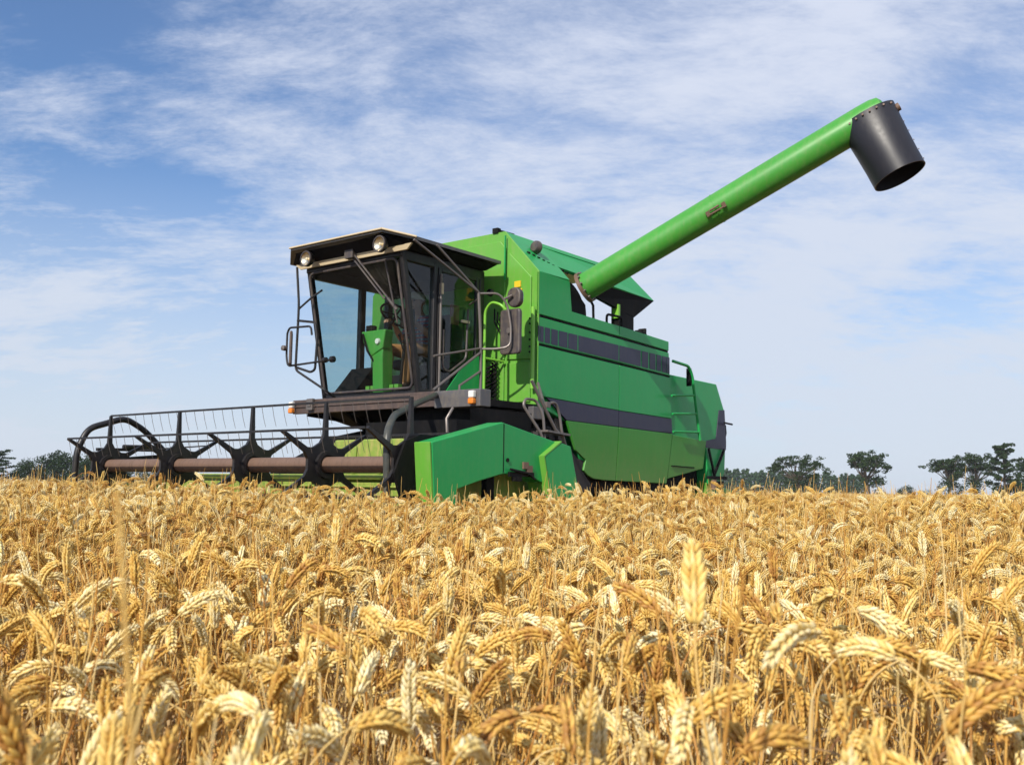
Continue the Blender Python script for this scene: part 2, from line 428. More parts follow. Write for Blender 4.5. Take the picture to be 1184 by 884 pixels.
# dark strips that paint the shadow lines under the rails
part(MB().prism('y', [(0.0, 2.945), (2.9, 2.865), (2.9, 2.842), (0.0, 2.918)], 0.014, 0.034), 'ledge_shadow', 'dark')
part(MB().prism('y', [(0.0, 2.615), (2.94, 2.53), (2.945, 2.507), (0.0, 2.59)], 0.012, 0.034), 'ledge_shadow', 'dark')
vx = [0.0, 0.026, 0.039, 0.101, 0.127, 0.221, 0.248, 0.37, 0.398, 0.56, 0.583, 0.759, 0.788, 1.655, 1.679, 2.182, 2.211, 2.368, 2.404, 2.553, 2.583, 2.699, 2.723, 2.828, 2.841, 2.92]
for a, b in zip(vx[::2], vx[1::2]):
    t0, t1 = (0.0, 2.808), (2.935, 2.776); b0, b1 = (0.0, 2.640), (2.935, 2.560)
    t0, b0 = (0.0, 2.812), (0.0, 2.640)
    part(MB().prism('y', [(a, lr(t0, t1, a)), (b, lr(t0, t1, b)), (b, lr(b0, b1, b)), (a, lr(b0, b1, a))], -0.001, 0.006), 'vent', 'navy')
# latches on the lower panel
part(MB().box(1.75, 1.80, -0.012 + 0.10, 0.10 + 0.01, 1.11, 1.20).tube([(1.82, 0.085, 1.18), (1.90, 0.085, 1.18)], 0.012), 'latch', 'dark')

# tank slope at the front and raised lid --------------------------------
part(MB().prism('x', [(0.0, 3.432), (0.50, 3.962), (0.56, 3.962), (0.03, 3.40)], 0.02, 0.60), 'tank_slope', 'green', bevel=0.004)
part(MB().prism('x', [(0.45, 3.90), (0.50, 3.962), (2.20, 3.962), (2.25, 3.90)], 0.02, 2.62), 'tank_lid', 'green', bevel=0.006)
part(MB().prism('x', [(2.70, 3.432), (2.20, 3.962), (2.14, 3.962), (2.67, 3.40)], 0.02, 0.60), 'tank_slope', 'green', bevel=0.004)
# sloping eave of the lid beyond the pipe: sheet from the ridge down to y = .2
ev = MB()
ev.add([(0.60, 0.50, 3.958), (2.62, 0.50, 3.958), (2.92, 0.24, 3.575), (0.60, 0.24, 3.640),
        (0.60, 0.52, 3.93), (2.60, 0.52, 3.93), (2.88, 0.27, 3.56), (0.60, 0.27, 3.61)],
       [(0, 1, 2, 3), (7, 6, 5, 4), (0, 4, 5, 1), (1, 5, 6, 2), (2, 6, 7, 3), (3, 7, 4, 0)])
part(ev, 'lid_eave', 'green', bevel=0.003)
ev = MB()
ev.add([(2.92, 0.24, 3.575), (2.46, 0.27, 3.285), (1.60, 0.30, 3.43), (1.60, 0.26, 3.60),
        (2.88, 0.30, 3.57), (2.46, 0.33, 3.28), (1.60, 0.36, 3.43), (1.60, 0.32, 3.60)],
       [(0, 3, 2, 1), (4, 5, 6, 7), (0, 1, 5, 4), (1, 2, 6, 5), (2, 3, 7, 6), (3, 0, 4, 7)])
part(ev, 'eave_underside', 'dark')  # shaded underside of the eave, put in as a near-black sheet
part(MB().prism('x', [(0.28, 2.95), (0.28, 3.40), (0.40, 3.45), (0.40, 2.95)], 2.10, 2.46), 'lid_support', 'dark')
part(MB().prism('x', [(0.262, 3.22), (0.262, 3.40), (0.36, 3.40), (0.36, 3.22)], 2.06, 2.10), 'support_lit_face', 'lightgreen')  # sunlit face of the support, its brightness painted as lighter green
part(MB().tube(round_path([(1.46, 0.05, 3.02), (1.46, 0.05, 3.16), (1.80, 0.05, 3.17), (1.80, 0.05, 3.02)], 0.05), 0.016), 'grab_handle', 'dark', smooth=True)
bx = MB(); bx.box(2.30, 2.50, 0.10, 0.22, 3.0, 3.05); bx.box(2.36, 2.42, 0.1, 0.2, 3.05, 3.09); bx.box(2.45, 2.49, 0.1, 0.2, 3.05, 3.12)
part(bx, 'bracket', 'dark')
# recess wall behind the pipe base
part(MB().prism('y', [(0.66, 2.97), (0.66, 3.40), (0.86, 3.36), (1.06, 3.22), (1.10, 2.97)], 0.09, 0.50), 'pipe_socket', 'dark', bevel=0.01)
part(MB().tube([(1.045, 0.24, 3.38), (1.00, 0.45, 3.27), (1.0, 0.75, 3.0), (1.0, 0.9, 2.7)], 0.16, 20), 'pipe_elbow', 'dark', smooth=True)
part(MB().tube([(1.10, 0.06, 3.30), (1.16, 0.05, 3.22), (1.17, 0.05, 3.0)], 0.016, 8), 'pipe_stay', 'dark', smooth=True)
ch = MB()
for i in range(9):
    t = i / 8; ch.tube([(0.10 + 0.62 * t, 0.245 - 0.1 * t, 3.70 - 0.14 * t), (0.14 + 0.62 * t, 0.245 - 0.1 * t, 3.70 - 0.14 * t)], 0.013, 6)
pieces(ch, 'hinge_bolt', 'dark')
tn = MB(); tn.tube([(0.0, 0.62, 3.99), (0.30, 0.62, 4.0)], 0.02); tn.box(-0.02, 0.04, 0.6, 0.68, 3.96, 4.02)
part(tn, 'lid_catch', 'dark', smooth=True)
# round rear work lamp on the tank slope
lp = MB(); lp.revolve([(0.0, -0.04), (0.05, -0.035), (0.078, 0.0), (0.08, 0.03), (0.0, 0.035)], (0.28, 0.27, 3.80), 'x', 20); lp.tube([(0.30, 0.27, 3.80), (0.30, 0.3, 3.70)], 0.012)
part(lp, 'work_lamp', 'mirrorback', smooth=True)

# unloading pipe ------------------------------------------------------
A = Vector((1.07, 0.15, 3.425)); B = Vector((1.874, -3.26, 5.148)); ax = (B - A).normalized(); RAD = 0.178
ug = MB().tube([A, A.lerp(B, 0.35), A.lerp(B, 0.66), A.lerp(B, 0.94), A.lerp(B, 0.975), A.lerp(B, 0.995), B + ax * 0.008], [RAD * .94, RAD * .97, RAD, RAD * 1.0, RAD * .97, RAD * .86, RAD * .6], 40)
au = part(ug, 'unloading_pipe', 'auger', smooth=True)
side_v = ax.cross(Vector((0, 0, 1))).normalized(); dn = ax.cross(side_v).normalized()
if dn.z > 0: dn = -dn
def ring_on(c, r0, r1, w):
    return MB().tube([c - ax * w, c - ax * w * 0.99, c + ax * w * 0.99, c + ax * w], [r0, r1, r1, r0], 40)
part(ring_on(A + ax * 0.03, RAD * .9, RAD * 1.12, 0.022), 'pipe_flange', 'rust', parent=au, smooth=True)
fb = MB()
for k in range(12):
    q = 2 * math.pi * k / 12; p = A + ax * 0.055 + (side_v * math.cos(q) + dn * math.sin(q)) * RAD * 1.06
    fb.tube([p - ax * 0.015, p + ax * 0.02], 0.014, 6)
pieces(fb, 'flange_bolt', 'steel', parent=au)
part(ring_on(A.lerp(B, 0.475), RAD * .97, RAD * 1.012, 0.006), 'pipe_seam', 'auger', parent=au, smooth=True)
# clasp low on the camera-facing flank
vfl = Vector((-1, 0, 0)) - ax * Vector((-1, 0, 0)).dot(ax); vfl = (vfl.normalized() * 0.90 + dn * 0.42).normalized()
cp = A.lerp(B, 0.475) + vfl * (RAD + 0.012)
cl = MB(); e = ax.cross(vfl).normalized()
for o in (-0.10, 0.10): cl.bar(cp + ax * o - e * 0.03, cp + ax * o + e * 0.03, 0.045, 0.03, vfl)
cl.tube([cp - ax * 0.09 + e * 0.02 + vfl * .02, cp + ax * 0.09 + e * 0.02 + vfl * .02], 0.010); cl.tube([cp - ax * 0.07 - e * 0.022 + vfl * .015, cp + ax * 0.05 - e * 0.022 + vfl * .015], 0.012)
part(cl, 'pipe_clasp', 'rust', parent=au)
# discharge spout
sp0 = A.lerp(B, 0.950) + dn * 0.055
sdir = (dn - ax * 0.03).normalized(); se = side_v; sf = sdir.cross(se).normalized()
spm = MB(); NSP = 44; vs = []; rings = []
prof = [(-0.085, 0.310, 0.200), (0.10, 0.300, 0.245), (0.30, 0.290, 0.272), (0.50, 0.283, 0.280), (0.695, 0.282, 0.282)]
def spring(t, ra, rb, shrink=0.0):
    out = []
    for k in range(NSP):
        q = 2 * math.pi * k / NSP
        out.append(sp0 + sdir * t + sf * (ra - shrink) * math.cos(q) + se * (rb - shrink) * math.sin(q))
    return out
loops = [spring(*p) for p in prof] + [spring(prof[-1][0], prof[-1][1], prof[-1][2], 0.012)] + [spring(p[0], p[1], p[2], 0.012) for p in prof[::-1][1:]]
for L in loops: vs += L
fs = [(i * NSP + k, i * NSP + (k + 1) % NSP, (i + 1) * NSP + (k + 1) % NSP, (i + 1) * NSP + k) for i in range(len(loops) - 1) for k in range(NSP)]
spm.add(vs, fs)
part(spm, 'spout', 'spout', parent=au, smooth=True)
sb = MB()
for t in np.linspace(-0.27, 0.27, 8):
    q = math.asin(max(-1, min(1, t / 0.31)))
    for sg in (-1, 1):
        p = sp0 + sdir * (-0.045) + sf * t + se * sg * 0.225 * math.cos(q); sb.tube([p - se * 0.01, p + se * 0.01], 0.012, 6)
for t in np.linspace(0.05, 0.64, 6):
    p = sp0 + sdir * t - sf * (0.300 - 0.024 * t); sb.tube([p, p - sf * 0.008], 0.007, 6)
pieces(sb, 'spout_bolt', 'rust', parent=au)
kn = MB(); p = B + ax * 0.01 + dn * 0.06
kn.tube([p, p + ax * 0.07], 0.03, 12); kn.tube([p + ax * 0.07, p + ax * 0.13], 0.045, 12)
part(kn, 'spout_clamp', 'rust', parent=au, smooth=True)

# rear hood -----------------------------------------------------------
hood = [(2.98, 2.557), (4.33, 2.545), (4.565, 2.186), (4.61, 1.723), (4.568, 1.274), (4.371, 1.0), (4.06, 1.10), (3.99, 1.60), (2.99, 1.72)]
part(MB().prism('y', hood, 0.03, 2.64), 'rear_hood', 'green', bevel=0.012)
part(MB().prism('y', [(3.98, 1.708), (4.287, 1.753), (4.389, 2.172), (4.566, 2.184), (4.612, 1.72), (4.605, 1.60), (3.98, 1.612)], 0.022, 0.032), 'hood_band', 'navy', bevel=0.002)
part(MB().prism('y', [(3.01, 1.742), (3.973, 1.705), (3.92, 1.312), (2.935, 1.155)], lambda p: tilt(p) + 0.004, lambda p: tilt(p) + 0.03), 'rear_flap', 'green_low', bevel=0.006)
part(MB().prism('y', [(3.02, 1.335), (3.64, 1.325), (3.64, 1.312), (3.02, 1.322)], 0.020, 0.034), 'flap_rib', 'dark')
rl = MB(); rl.tube([(4.66, 0.1, 1.98), (4.74, 0.1, 1.97), (4.76, 0.1, 1.86), (4.70, 0.1, 1.72)], 0.012); rl.tube([(4.45, -0.03, 1.99), (4.70, -0.03, 1.98)], 0.014)
part(rl, 'hood_hook', 'dark', smooth=True)
fr = MB(); fr.bar((4.02, 0.0, 1.60), (4.20, 0.0, 1.20), 0.02, 0.04); fr.bar((4.50, 0.0, 1.60), (4.18, 0.0, 1.22), 0.02, 0.04); fr.bar((3.98, -0.005, 1.19), (4.56, -0.005, 1.19), 0.02, 0.045)
fr.box(4.24, 4.42, -0.03, 0.03, 1.05, 1.14)
part(fr, 'rear_brace', 'dark')
part(MB().tube([(4.12, -0.02, 1.16), (4.12, -0.02, 1.02)], 0.045, 14), 'oil_filter', 'rust', smooth=True)
part(MB().prism('y', [(4.02, 1.12), (5.35, 0.95), (5.35, 0.72), (4.1, 0.72)], 0.05, 2.6), 'straw_spreader', 'green_sunlit', bevel=0.01)
# rear ladder
ld = MB(); ld.tube(round_path([(2.80, -0.12, 2.707), (3.23, -0.12, 2.685), (3.33, -0.12, 2.56), (3.545, -0.12, 1.69)], 0.12), 0.021, 10)
lad = part(ld, 'rear_ladder', 'green', smooth=True)
for (x0, z0), (x1, z1) in (((2.80, 2.25), (3.40, 2.30)), ((2.82, 2.01), (3.45, 2.05)), ((2.84, 1.775), (3.51, 1.80))):
    part(MB().tube([(x0, -0.10, z0), (x1, -0.12, z1)], 0.015, 8), 'rung', 'green', parent=lad, smooth=True)
part(MB().box(3.27, 3.31, -0.12, -0.06, 2.42, 2.66), 'ladder_bracket', 'dark', parent=lad)

# underside and wheels -------------------------------------------------
part(MB().box(0.1, 4.2, 0.55, 2.15, 0.75, 1.35).box(-0.3, 1.3, 0.35, 2.35, 1.40, 1.88).box(1.2, 3.0, 0.15, 2.5, 0.95, 1.32).box(2.9, 4.05, 0.2, 2.5, 1.0, 1.65), 'chassis', 'dark')
def wheel(name, c, rad, w, rimr):
    r = MB(); h = w / 2
    r.revolve([(rimr, -h * .8), (rad * .80, -h), (rad * .93, -h * .96), (rad * .965, -h * .7), (rad * .97, 0), (rad * .965, h * .7), (rad * .93, h * .96), (rad * .80, h), (rimr, h * .8), (rimr, -h * .8)], c, 'y', 56)
    n = 22
    for k in range(n):
        for sg in (-1, 1):
            a0 = 2 * math.pi * (k + (0.5 if sg > 0 else 0)) / n; a1 = a0 + 0.22
            pr = []
            for a, t, rr in ((a0, 0.02 * sg, rad), (a1, h * 0.98 * sg, rad * .97), (a1 + 0.03, h * 1.02 * sg, rad * .84)):
                pr.append((Vector(c) + Vector((rr * math.cos(a), t, rr * math.sin(a))), Vector((math.cos(a), 0, math.sin(a)))))
            for (p, u), (q, u2) in zip(pr[:-1], pr[1:]): r.bar(p, q, 0.06, 0.06, u)
    o = part(r, name, 'rubber', smooth=False, bevel=0.006)
    m = MB(); m.revolve([(rimr, -h * .8), (rimr * .94, -h * .8), (rimr * .88, -h * .35), (rimr * .45, -h * .2), (rimr * .42, -h * .45), (0.001, -h * .45)], c, 'y', 40)
    m.revolve([(0.001, h * .45), (rimr * .42, h * .45), (rimr * .45, h * .2), (rimr * .88, h * .35), (rimr * .94, h * .8), (rimr, h * .8)], c, 'y', 40)
    part(m, 'rim', 'green_low', parent=o, smooth=True)
wheel('front_wheel', (0.18, 0.40, 0.86), 0.86, 0.60, 0.42)
wheel('front_wheel', (0.18, 2.30, 0.86), 0.86, 0.60, 0.42)
wheel('rear_wheel', (3.75, 0.60, 0.55), 0.55, 0.38, 0.27)
wheel('rear_wheel', (3.75, 2.10, 0.55), 0.55, 0.38, 0.27)
# mud flap behind the front wheel
part(MB().prism('y', [(0.50, 1.80), (0.66, 1.50), (0.86, 1.36), (1.02, 1.33), (0.96, 1.22), (1.16, 1.05), (1.12, 0.95), (0.8, 1.0), (0.55, 1.40), (0.40, 1.80)], 0.06, 0.20), 'mud_flap', 'rubber')

# platform and cab ------------------------------------------------------
pf = MB(); pf.box(-1.45, -0.02, 0.05, 2.40, 1.86, 1.93)
part(pf, 'platform', 'dark')
bp = MB(); bp.prism('y', [(-1.50, 1.800), (-1.50, 1.955), (-1.44, 1.955), (-1.44, 1.945), (-1.485, 1.945), (-1.485, 1.81), (-1.44, 1.81), (-1.44, 1.80)], 0.12, 2.36)
bp.box(-1.515, -1.50, 0.14, 2.34, 1.868, 1.884)
bump = part(bp, 'bumper', 'bumper', bevel=0.006)
part(MB().box(-1.56, -1.40, -0.50, 0.10, 1.775, 1.945), 'lamp_bracket', 'grey', bevel=0.008)
def lampbox(y, x, zc_, parent):
    o = part(MB().box(x - 0.05, x, y - 0.034, y + 0.034, zc_ - 0.01, zc_ + 0.06), 'side_light', 'white', parent=parent, bevel=0.012)
    part(MB().box(x - 0.055, x, y - 0.034, y + 0.034, zc_ - 0.070, zc_ - 0.013), 'indicator_lens', 'amber', parent=o, bevel=0.012)
lampbox(-0.42, -1.562, 1.865, bump)
lampbox(2.33, -1.517, 1.875, bump)
part(MB().box(-1.54, -1.50, 1.98, 2.08, 1.83, 1.96).box(-1.55, -1.54, 2.0, 2.06, 1.87, 1.92), 'bumper_catch', 'steel', parent=bump, bevel=0.006)
# platform underside struts
st = MB()
for a, b in (((-1.4, 2.2, 1.80), (-0.2, 2.2, 1.72)), ((-1.3, 1.75, 1.86), (-0.55, 1.75, 1.45)), ((-1.15, 1.7, 1.86), (-0.5, 1.85, 1.55)), ((-0.9, 2.15, 1.85), (-0.25, 2.15, 1.5))):
    st.bar(a, b, 0.05, 0.05)
st.prism('y', [(-1.42, 1.86), (-0.1, 1.86), (-0.1, 1.60), (-0.75, 1.72)], 0.2, 2.30)
part(st, 'platform_frame', 'dark')

cab = empty('cab', (0, 0, 0), 0, cb)
YL, YR = 0.66, 2.14            # cab walls
def wx(z): return -1.20 - (z - 2.0) / 1.43 * 0.31   # windshield plane leans forward with height
ZB, ZT = 2.0, 3.43
cf = MB()
for y in (YL, YR):
    cf.bar((wx(ZB), y, ZB - 0.05), (wx(ZT), y, ZT + 0.05), 0.055, 0.065, (1, 0, 0))
cf.bar((wx(ZB), YL - .02, ZB - 0.005), (wx(ZB), YR + .02, ZB - 0.005), 0.07, 0.055)
cf.bar((wx(ZT), YL - .02, ZT), (wx(ZT), YR + .02, ZT), 0.07, 0.07)
cf.box(-0.28, -0.20, YL - .03, YL + .05, 1.93, 3.46); cf.box(-0.74, -0.66, YR - .04, YR + .03, 1.93, 3.46); cf.box(-0.30, -0.22, YR - .05, YR + .03, 1.93, 3.46)
cf.box(-1.50, -0.2, YL - .03, YL + .04, 3.36, 3.47); cf.box(-1.50, -0.2, YR - .04, YR + .03, 3.34, 3.47)
cf.box(-1.22, -0.2, YL - .03, YL + .04, 1.93, 2.03); cf.box(-1.22, -0.2, YR - .04, YR + .03, 1.93, 2.04)
cf.box(-0.24, -0.19, YL, YR, 3.30, 3.47); cf.box(-0.24, -0.19, YL, YR, 1.93, 2.35)
cf.box(-1.045, -0.985, YL - .035, YL + .045, 1.96, 3.42)
part(cf, 'cab_frame', 'black', parent=cab, bevel=0.012)
part(MB().add([(wx(ZB), YL, ZB), (wx(ZB), YR, ZB), (wx(ZT), YR, ZT), (wx(ZT), YL, ZT)], [(0, 1, 2, 3)]), 'windshield', 'glass', parent=cab)
part(MB().add([(wx(2.03), YR, 2.03), (wx(3.36), YR, 3.36), (-0.72, YR, 3.36), (-0.72, YR, 2.03)], [(0, 1, 2, 3)]), 'side_window', 'glass_blue', parent=cab)
part(MB().add([(-0.68, YR, 2.03), (-0.68, YR, 3.36), (-0.28, YR, 3.36), (-0.28, YR, 2.03)], [(0, 1, 2, 3)]), 'side_window', 'glass_blue', parent=cab)
part(MB().add([(-0.215, YL, 2.35), (-0.215, YL, 3.30), (-0.215, YR, 3.30), (-0.215, YR, 2.35)], [(0, 1, 2, 3)]), 'rear_window', 'glass', parent=cab)
part(MB().add([(wx(2.03), YL, 2.03), (wx(3.36), YL, 3.36), (-1.04, YL, 3.36), (-1.04, YL, 2.03)], [(0, 1, 2, 3)]), 'quarter_window', 'glass_side', parent=cab)
# windshield rubber inner frame with round corners
def frame_loop(o2, y0, y1, z0, z1, rr, x_of):
    pts = []
    for (cy, cz, a0) in ((y1 - rr, z1 - rr, 0), (y0 + rr, z1 - rr, 90), (y0 + rr, z0 + rr, 180), (y1 - rr, z0 + rr, 270)):
        for k in range(7):
            q = R(a0 + 15 * k); z = cz + rr * math.sin(q); pts.append((x_of(z), cy + rr * math.cos(q), z))
    pts.append(pts[0]); return pts
part(MB().tube(frame_loop(0, YL + .04, YR - .04, ZB + .04, ZT - .05, 0.07, lambda z: wx(z) - 0.045), 0.014, 8), 'windshield_seal', 'mirrorback', parent=cab, smooth=True)
# door on the left wall
dr = MB()
def doorframe(x0, x1, z0, z1, w, y):
    m = MB(); m.box(x0, x0 + w, y - .02, y + .02, z0, z1); m.box(x1 - w, x1, y - .02, y + .02, z0, z1); m.box(x0 + w, x1 - w, y - .02, y + .02, z0, z0 + w * 2.2); m.box(x0 + w, x1 - w, y - .02, y + .02, z1 - w, z1); return m
door = part(doorframe(-0.975, -0.30, 2.0, 3.38, 0.05, YL - .02), 'door', 'black', parent=cab, bevel=0.008)
part(MB().add([(-0.925, YL - .02, 2.1), (-0.925, YL - .02, 3.33), (-0.35, YL - .02, 3.33), (-0.35, YL - .02, 2.1)], [(0, 1, 2, 3)]), 'door_pane', 'glass_side', parent=door)
part(MB().tube([(-0.955, YL - .055, 2.02), (-0.955, YL - .055, 3.30)], 0.014, 8), 'door_rod', 'steel', parent=door, smooth=True)
part(MB().tube(round_path([(-0.90, YL - .05, 2.70), (-0.90, YL - .05, 2.28), (-0.80, YL - .05, 2.24), (-0.52, YL - .05, 2.42), (-0.50, YL - .05, 2.98)], 0.06), 0.013, 8), 'door_rail', 'mirrorback', parent=door, smooth=True)
pieces(MB().box(-0.60, -0.48, YL - .06, YL - .035, 2.82, 2.85).box(-0.965, -0.94, YL - .08, YL - .04, 3.08, 3.2), 'door_handle', 'beige', parent=door)
part(MB().box(-0.68, -0.56, YL + .03, YL + .06, 2.80, 3.02), 'notice_board', 'wood_brown', parent=cab)
part(MB().prism('y', [(-0.85, 2.02), (-0.22, 2.02), (-0.22, 2.50), (-0.42, 2.44), (-0.62, 2.28)], YL - .055, YL - .045), 'door_kick_panel', 'green', parent=door)
# roof with overhanging visor
roof = [(-1.80, 0.675), (-1.80, 2.13), (-1.57, 2.42), (-0.20, 2.42), (-0.20, 0.39), (-1.57, 0.39)]
rf = MB()
def rz(p): return 3.64 if p[0] < -1.7 else 3.56
top = [(p[0], p[1], rz(p) + 0.0) for p in roof]; bot = [(p[0], p[1], rz(p) - 0.035) for p in roof]
peak_f = [(-1.6, 1.40, 3.69), (-0.2, 1.40, 3.66)]
rf.add(top + bot + peak_f, [(0, 1, 12), (1, 2, 12), (2, 3, 13, 12), (3, 4, 13), (4, 5, 12, 13), (5, 0, 12)] + [(i, i + 6, (i + 1) % 6 + 6, (i + 1) % 6) for i in range(6)] + [(11, 10, 9, 8, 7, 6)])
rfo = part(rf, 'roof', 'roofm', parent=cab)
ins = MB()
ib = [(-1.76, 0.70), (-1.76, 2.11), (-1.56, 2.37), (-0.21, 2.37), (-0.21, 0.44), (-1.56, 0.44)]
lowz = 3.475
il = [(-1.60, 0.50), (-1.60, 2.20), (-1.54, 2.24), (-0.21, 2.24), (-0.21, 0.60), (-1.54, 0.58)]
ins.add([(p[0], p[1], rz(p) - 0.04) for p in ib] + [(p[0], p[1], lowz) for p in il], [(i, (i + 1) % 6, (i + 1) % 6 + 6, i + 6) for i in range(6)] + [(6, 7, 8, 9, 10, 11), (5, 4, 3, 2, 1, 0)])
part(ins, 'visor', 'visor', parent=cab)
part(MB().tube([(-1.812, 0.66, 3.632), (-1.812, 2.135, 3.632)], 0.012, 6).tube([(-1.812, 0.66, 3.632), (-1.585, 0.377, 3.552)], 0.012, 6), 'roof_rim_highlight', 'beige', parent=rfo, smooth=True)  # thin highlight on the roof edge, painted as cream tubes
part(MB().add([(-1.615, 0.42, 3.49), (-1.615, 2.26, 3.49), (-1.600, 2.20, 3.435), (-1.600, 0.50, 3.435), (-1.59, 0.42, 3.49), (-1.59, 2.26, 3.49), (-1.58, 2.20, 3.435), (-1.58, 0.50, 3.435)],
               [(0, 1, 2, 3), (7, 6, 5, 4), (0, 4, 5, 1), (2, 6, 7, 3), (1, 5, 6, 2), (0, 3, 7, 4)]), 'visor_strip', 'beige', parent=rfo)
for y in (1.90, 0.735):
    hl = MB(); hl.revolve([(0.001, 0.05), (0.05, 0.045), (0.085, 0.0), (0.088, -0.035), (0.078, -0.045)], (-1.73, y, 3.49), 'x', 28)
    h = part(hl, 'headlight', 'black', parent=cab, smooth=True)
    part(MB().revolve([(0.078, -0.040), (0.06, -0.022), (0.03, -0.008), (0.001, -0.004)], (-1.73, y, 3.49), 'x', 28), 'reflector', 'chrome', parent=h, smooth=True)
    part(MB().revolve([(0.014, -0.006), (0.014, -0.034), (0.001, -0.040)], (-1.73, y, 3.49), 'x', 12), 'bulb', 'lens', parent=h, smooth=True)
    part(MB().revolve([(0.088, -0.034), (0.088, -0.048), (0.076, -0.050), (0.076, -0.036)], (-1.73, y, 3.49), 'x', 28), 'rim', 'mirrorback', parent=h, smooth=True)
# wiper: two parallel arms
wp = MB(); wo = -0.10
for dy in (0, 0.055):
    wp.tube([(wx(3.47) + wo - 0.02, 1.33 - dy, 3.49), (wx(2.95) + wo + .02, 0.93 - dy, 2.98)], 0.011, 6)
wp.tube([(wx(2.98) + wo + .03, 0.88, 2.98), (wx(2.86) - .04, 0.80, 2.86)], 0.02, 6)
wp.box(wx(3.47) + wo - 0.05, wx(3.47) + wo + .04, 1.25, 1.38, 3.44, 3.53)
wi = part(wp, 'wiper', 'mirrorback', parent=cab, smooth=True)
part(MB().tube([(wx(3.40) - .055, 0.86, 3.38), (wx(2.72) - .055, 0.80, 2.72)], 0.010, 6), 'wiper_blade', 'mirrorback', parent=wi)
# interior
part(MB().box(-1.18, -0.25, 0.72, 2.10, 1.935, 2.02), 'cab_floor', 'dark', parent=cab)
part(MB().prism('y', [(-1.17, 2.03), (-0.85, 2.03), (-0.72, 2.36), (-0.88, 2.36)], 1.72, 2.08), 'side_shelf', 'dark', parent=cab)
cn = MB()
cn.prism('y', [(-1.12, 2.02), (-1.14, 2.44), (-1.12, 2.70), (-1.00, 2.72), (-0.97, 2.44), (-0.97, 2.02)], 1.30, 1.46)
cn.prism('x', [(1.29, 2.52), (1.25, 2.73), (1.64, 2.73), (1.60, 2.60), (1.47, 2.44)], -1.15, -1.02)
con = part(cn, 'console', 'auger', parent=cab, bevel=0.012)
part(MB().revolve([(0.001, -0.02), (0.03, -0.018), (0.036, 0.01)], (-1.155, 1.36, 2.60), 'x', 18), 'gauge', 'white', parent=con)
part(MB().tube([(-1.0, 1.34, 2.80), (-0.90, 1.34, 2.92)], 0.02, 8), 'steering_column', 'dark', parent=cab)
sw = MB(); cpt = Vector((-0.90, 1.34, 2.93)); axs = Vector((0.55, 0, 0.83)).normalized(); e1 = Vector((0, 1, 0)); e2 = axs.cross(e1)
sw.tube([cpt + (e1 * math.cos(2 * math.pi * k / 28) + e2 * math.sin(2 * math.pi * k / 28)) * 0.19 for k in range(29)], 0.014, 8)
for k in range(3):
    q = 2 * math.pi * k / 3 + .5; sw.tube([cpt, cpt + (e1 * math.cos(q) + e2 * math.sin(q)) * 0.19], 0.010, 6)
part(sw, 'steering_wheel', 'dark', parent=cab, smooth=True)
for x, y, h in ((-1.0, 1.62, .45), (-0.95, 1.68, .40), (-0.9, 1.55, .35), (-1.0, 1.10, .30)):
    lv = MB(); lv.tube([(x, y, 2.45), (x - .06, y + .02, 2.45 + h * .7)], 0.009, 6); lv.revolve([(0.001, -.025), (.02, 0), (.001, .025)], (x - .06, y + .02, 2.45 + h * .7), 'z', 10)
    part(lv, 'control_lever', 'dark', parent=cab, smooth=True)
seat = MB(); seat.box(-0.70, -0.24, 1.10, 1.60, 2.34, 2.46); seat.prism('y', [(-0.32, 2.46), (-0.22, 2.46), (-0.20, 3.0), (-0.26, 3.02)], 1.10, 1.60); seat.box(-0.60, -0.34, 1.22, 1.48, 2.02, 2.34)
part(seat, 'driver_seat', 'seat', parent=cab, bevel=0.03)
cbx = MB(); cbx.box(-0.96, -0.86, 1.08, 1.22, 2.76, 2.98); part(cbx, 'monitor_box', 'dark', parent=cab, bevel=0.01)
part(MB().box(-1.12, -1.04, 1.50, 1.60, 2.735, 2.80), 'switch_box', 'dark', parent=cab, bevel=0.008)
part(MB().tube([(-1.0, 1.15, 2.02), (-0.98, 1.14, 2.4), (-0.92, 1.15, 2.77)], 0.018, 8), 'monitor_stalk', 'dark', parent=cab, smooth=True)
part(MB().tube([(-1.08, 1.42, 2.30), (-1.20, 1.48, 2.50), (-1.16, 1.60, 2.70)], 0.012, 6), 'cable', 'dark', parent=cab, smooth=True)
dbg = MB()
for i in range(26):
    x, y, z = random.uniform(-0.95, -0.5), random.uniform(0.75, 1.05), random.uniform(2.04, 2.3); dbg.box(x, x + .06, y, y + .05, z, z + .05)
pieces(dbg, 'control_linkage', 'dark', parent=cab)
for y in (1.12, 1.2, 1.5, 1.58):
    pd = MB(); pd.box(-1.06, -1.0, y, y + 0.06, 2.08, 2.12); pd.tube([(-1.03, y + .03, 2.1), (-0.98, y + .03, 2.02)], .01, 6)
    part(pd, 'pedal', 'green_sunlit', parent=cab)

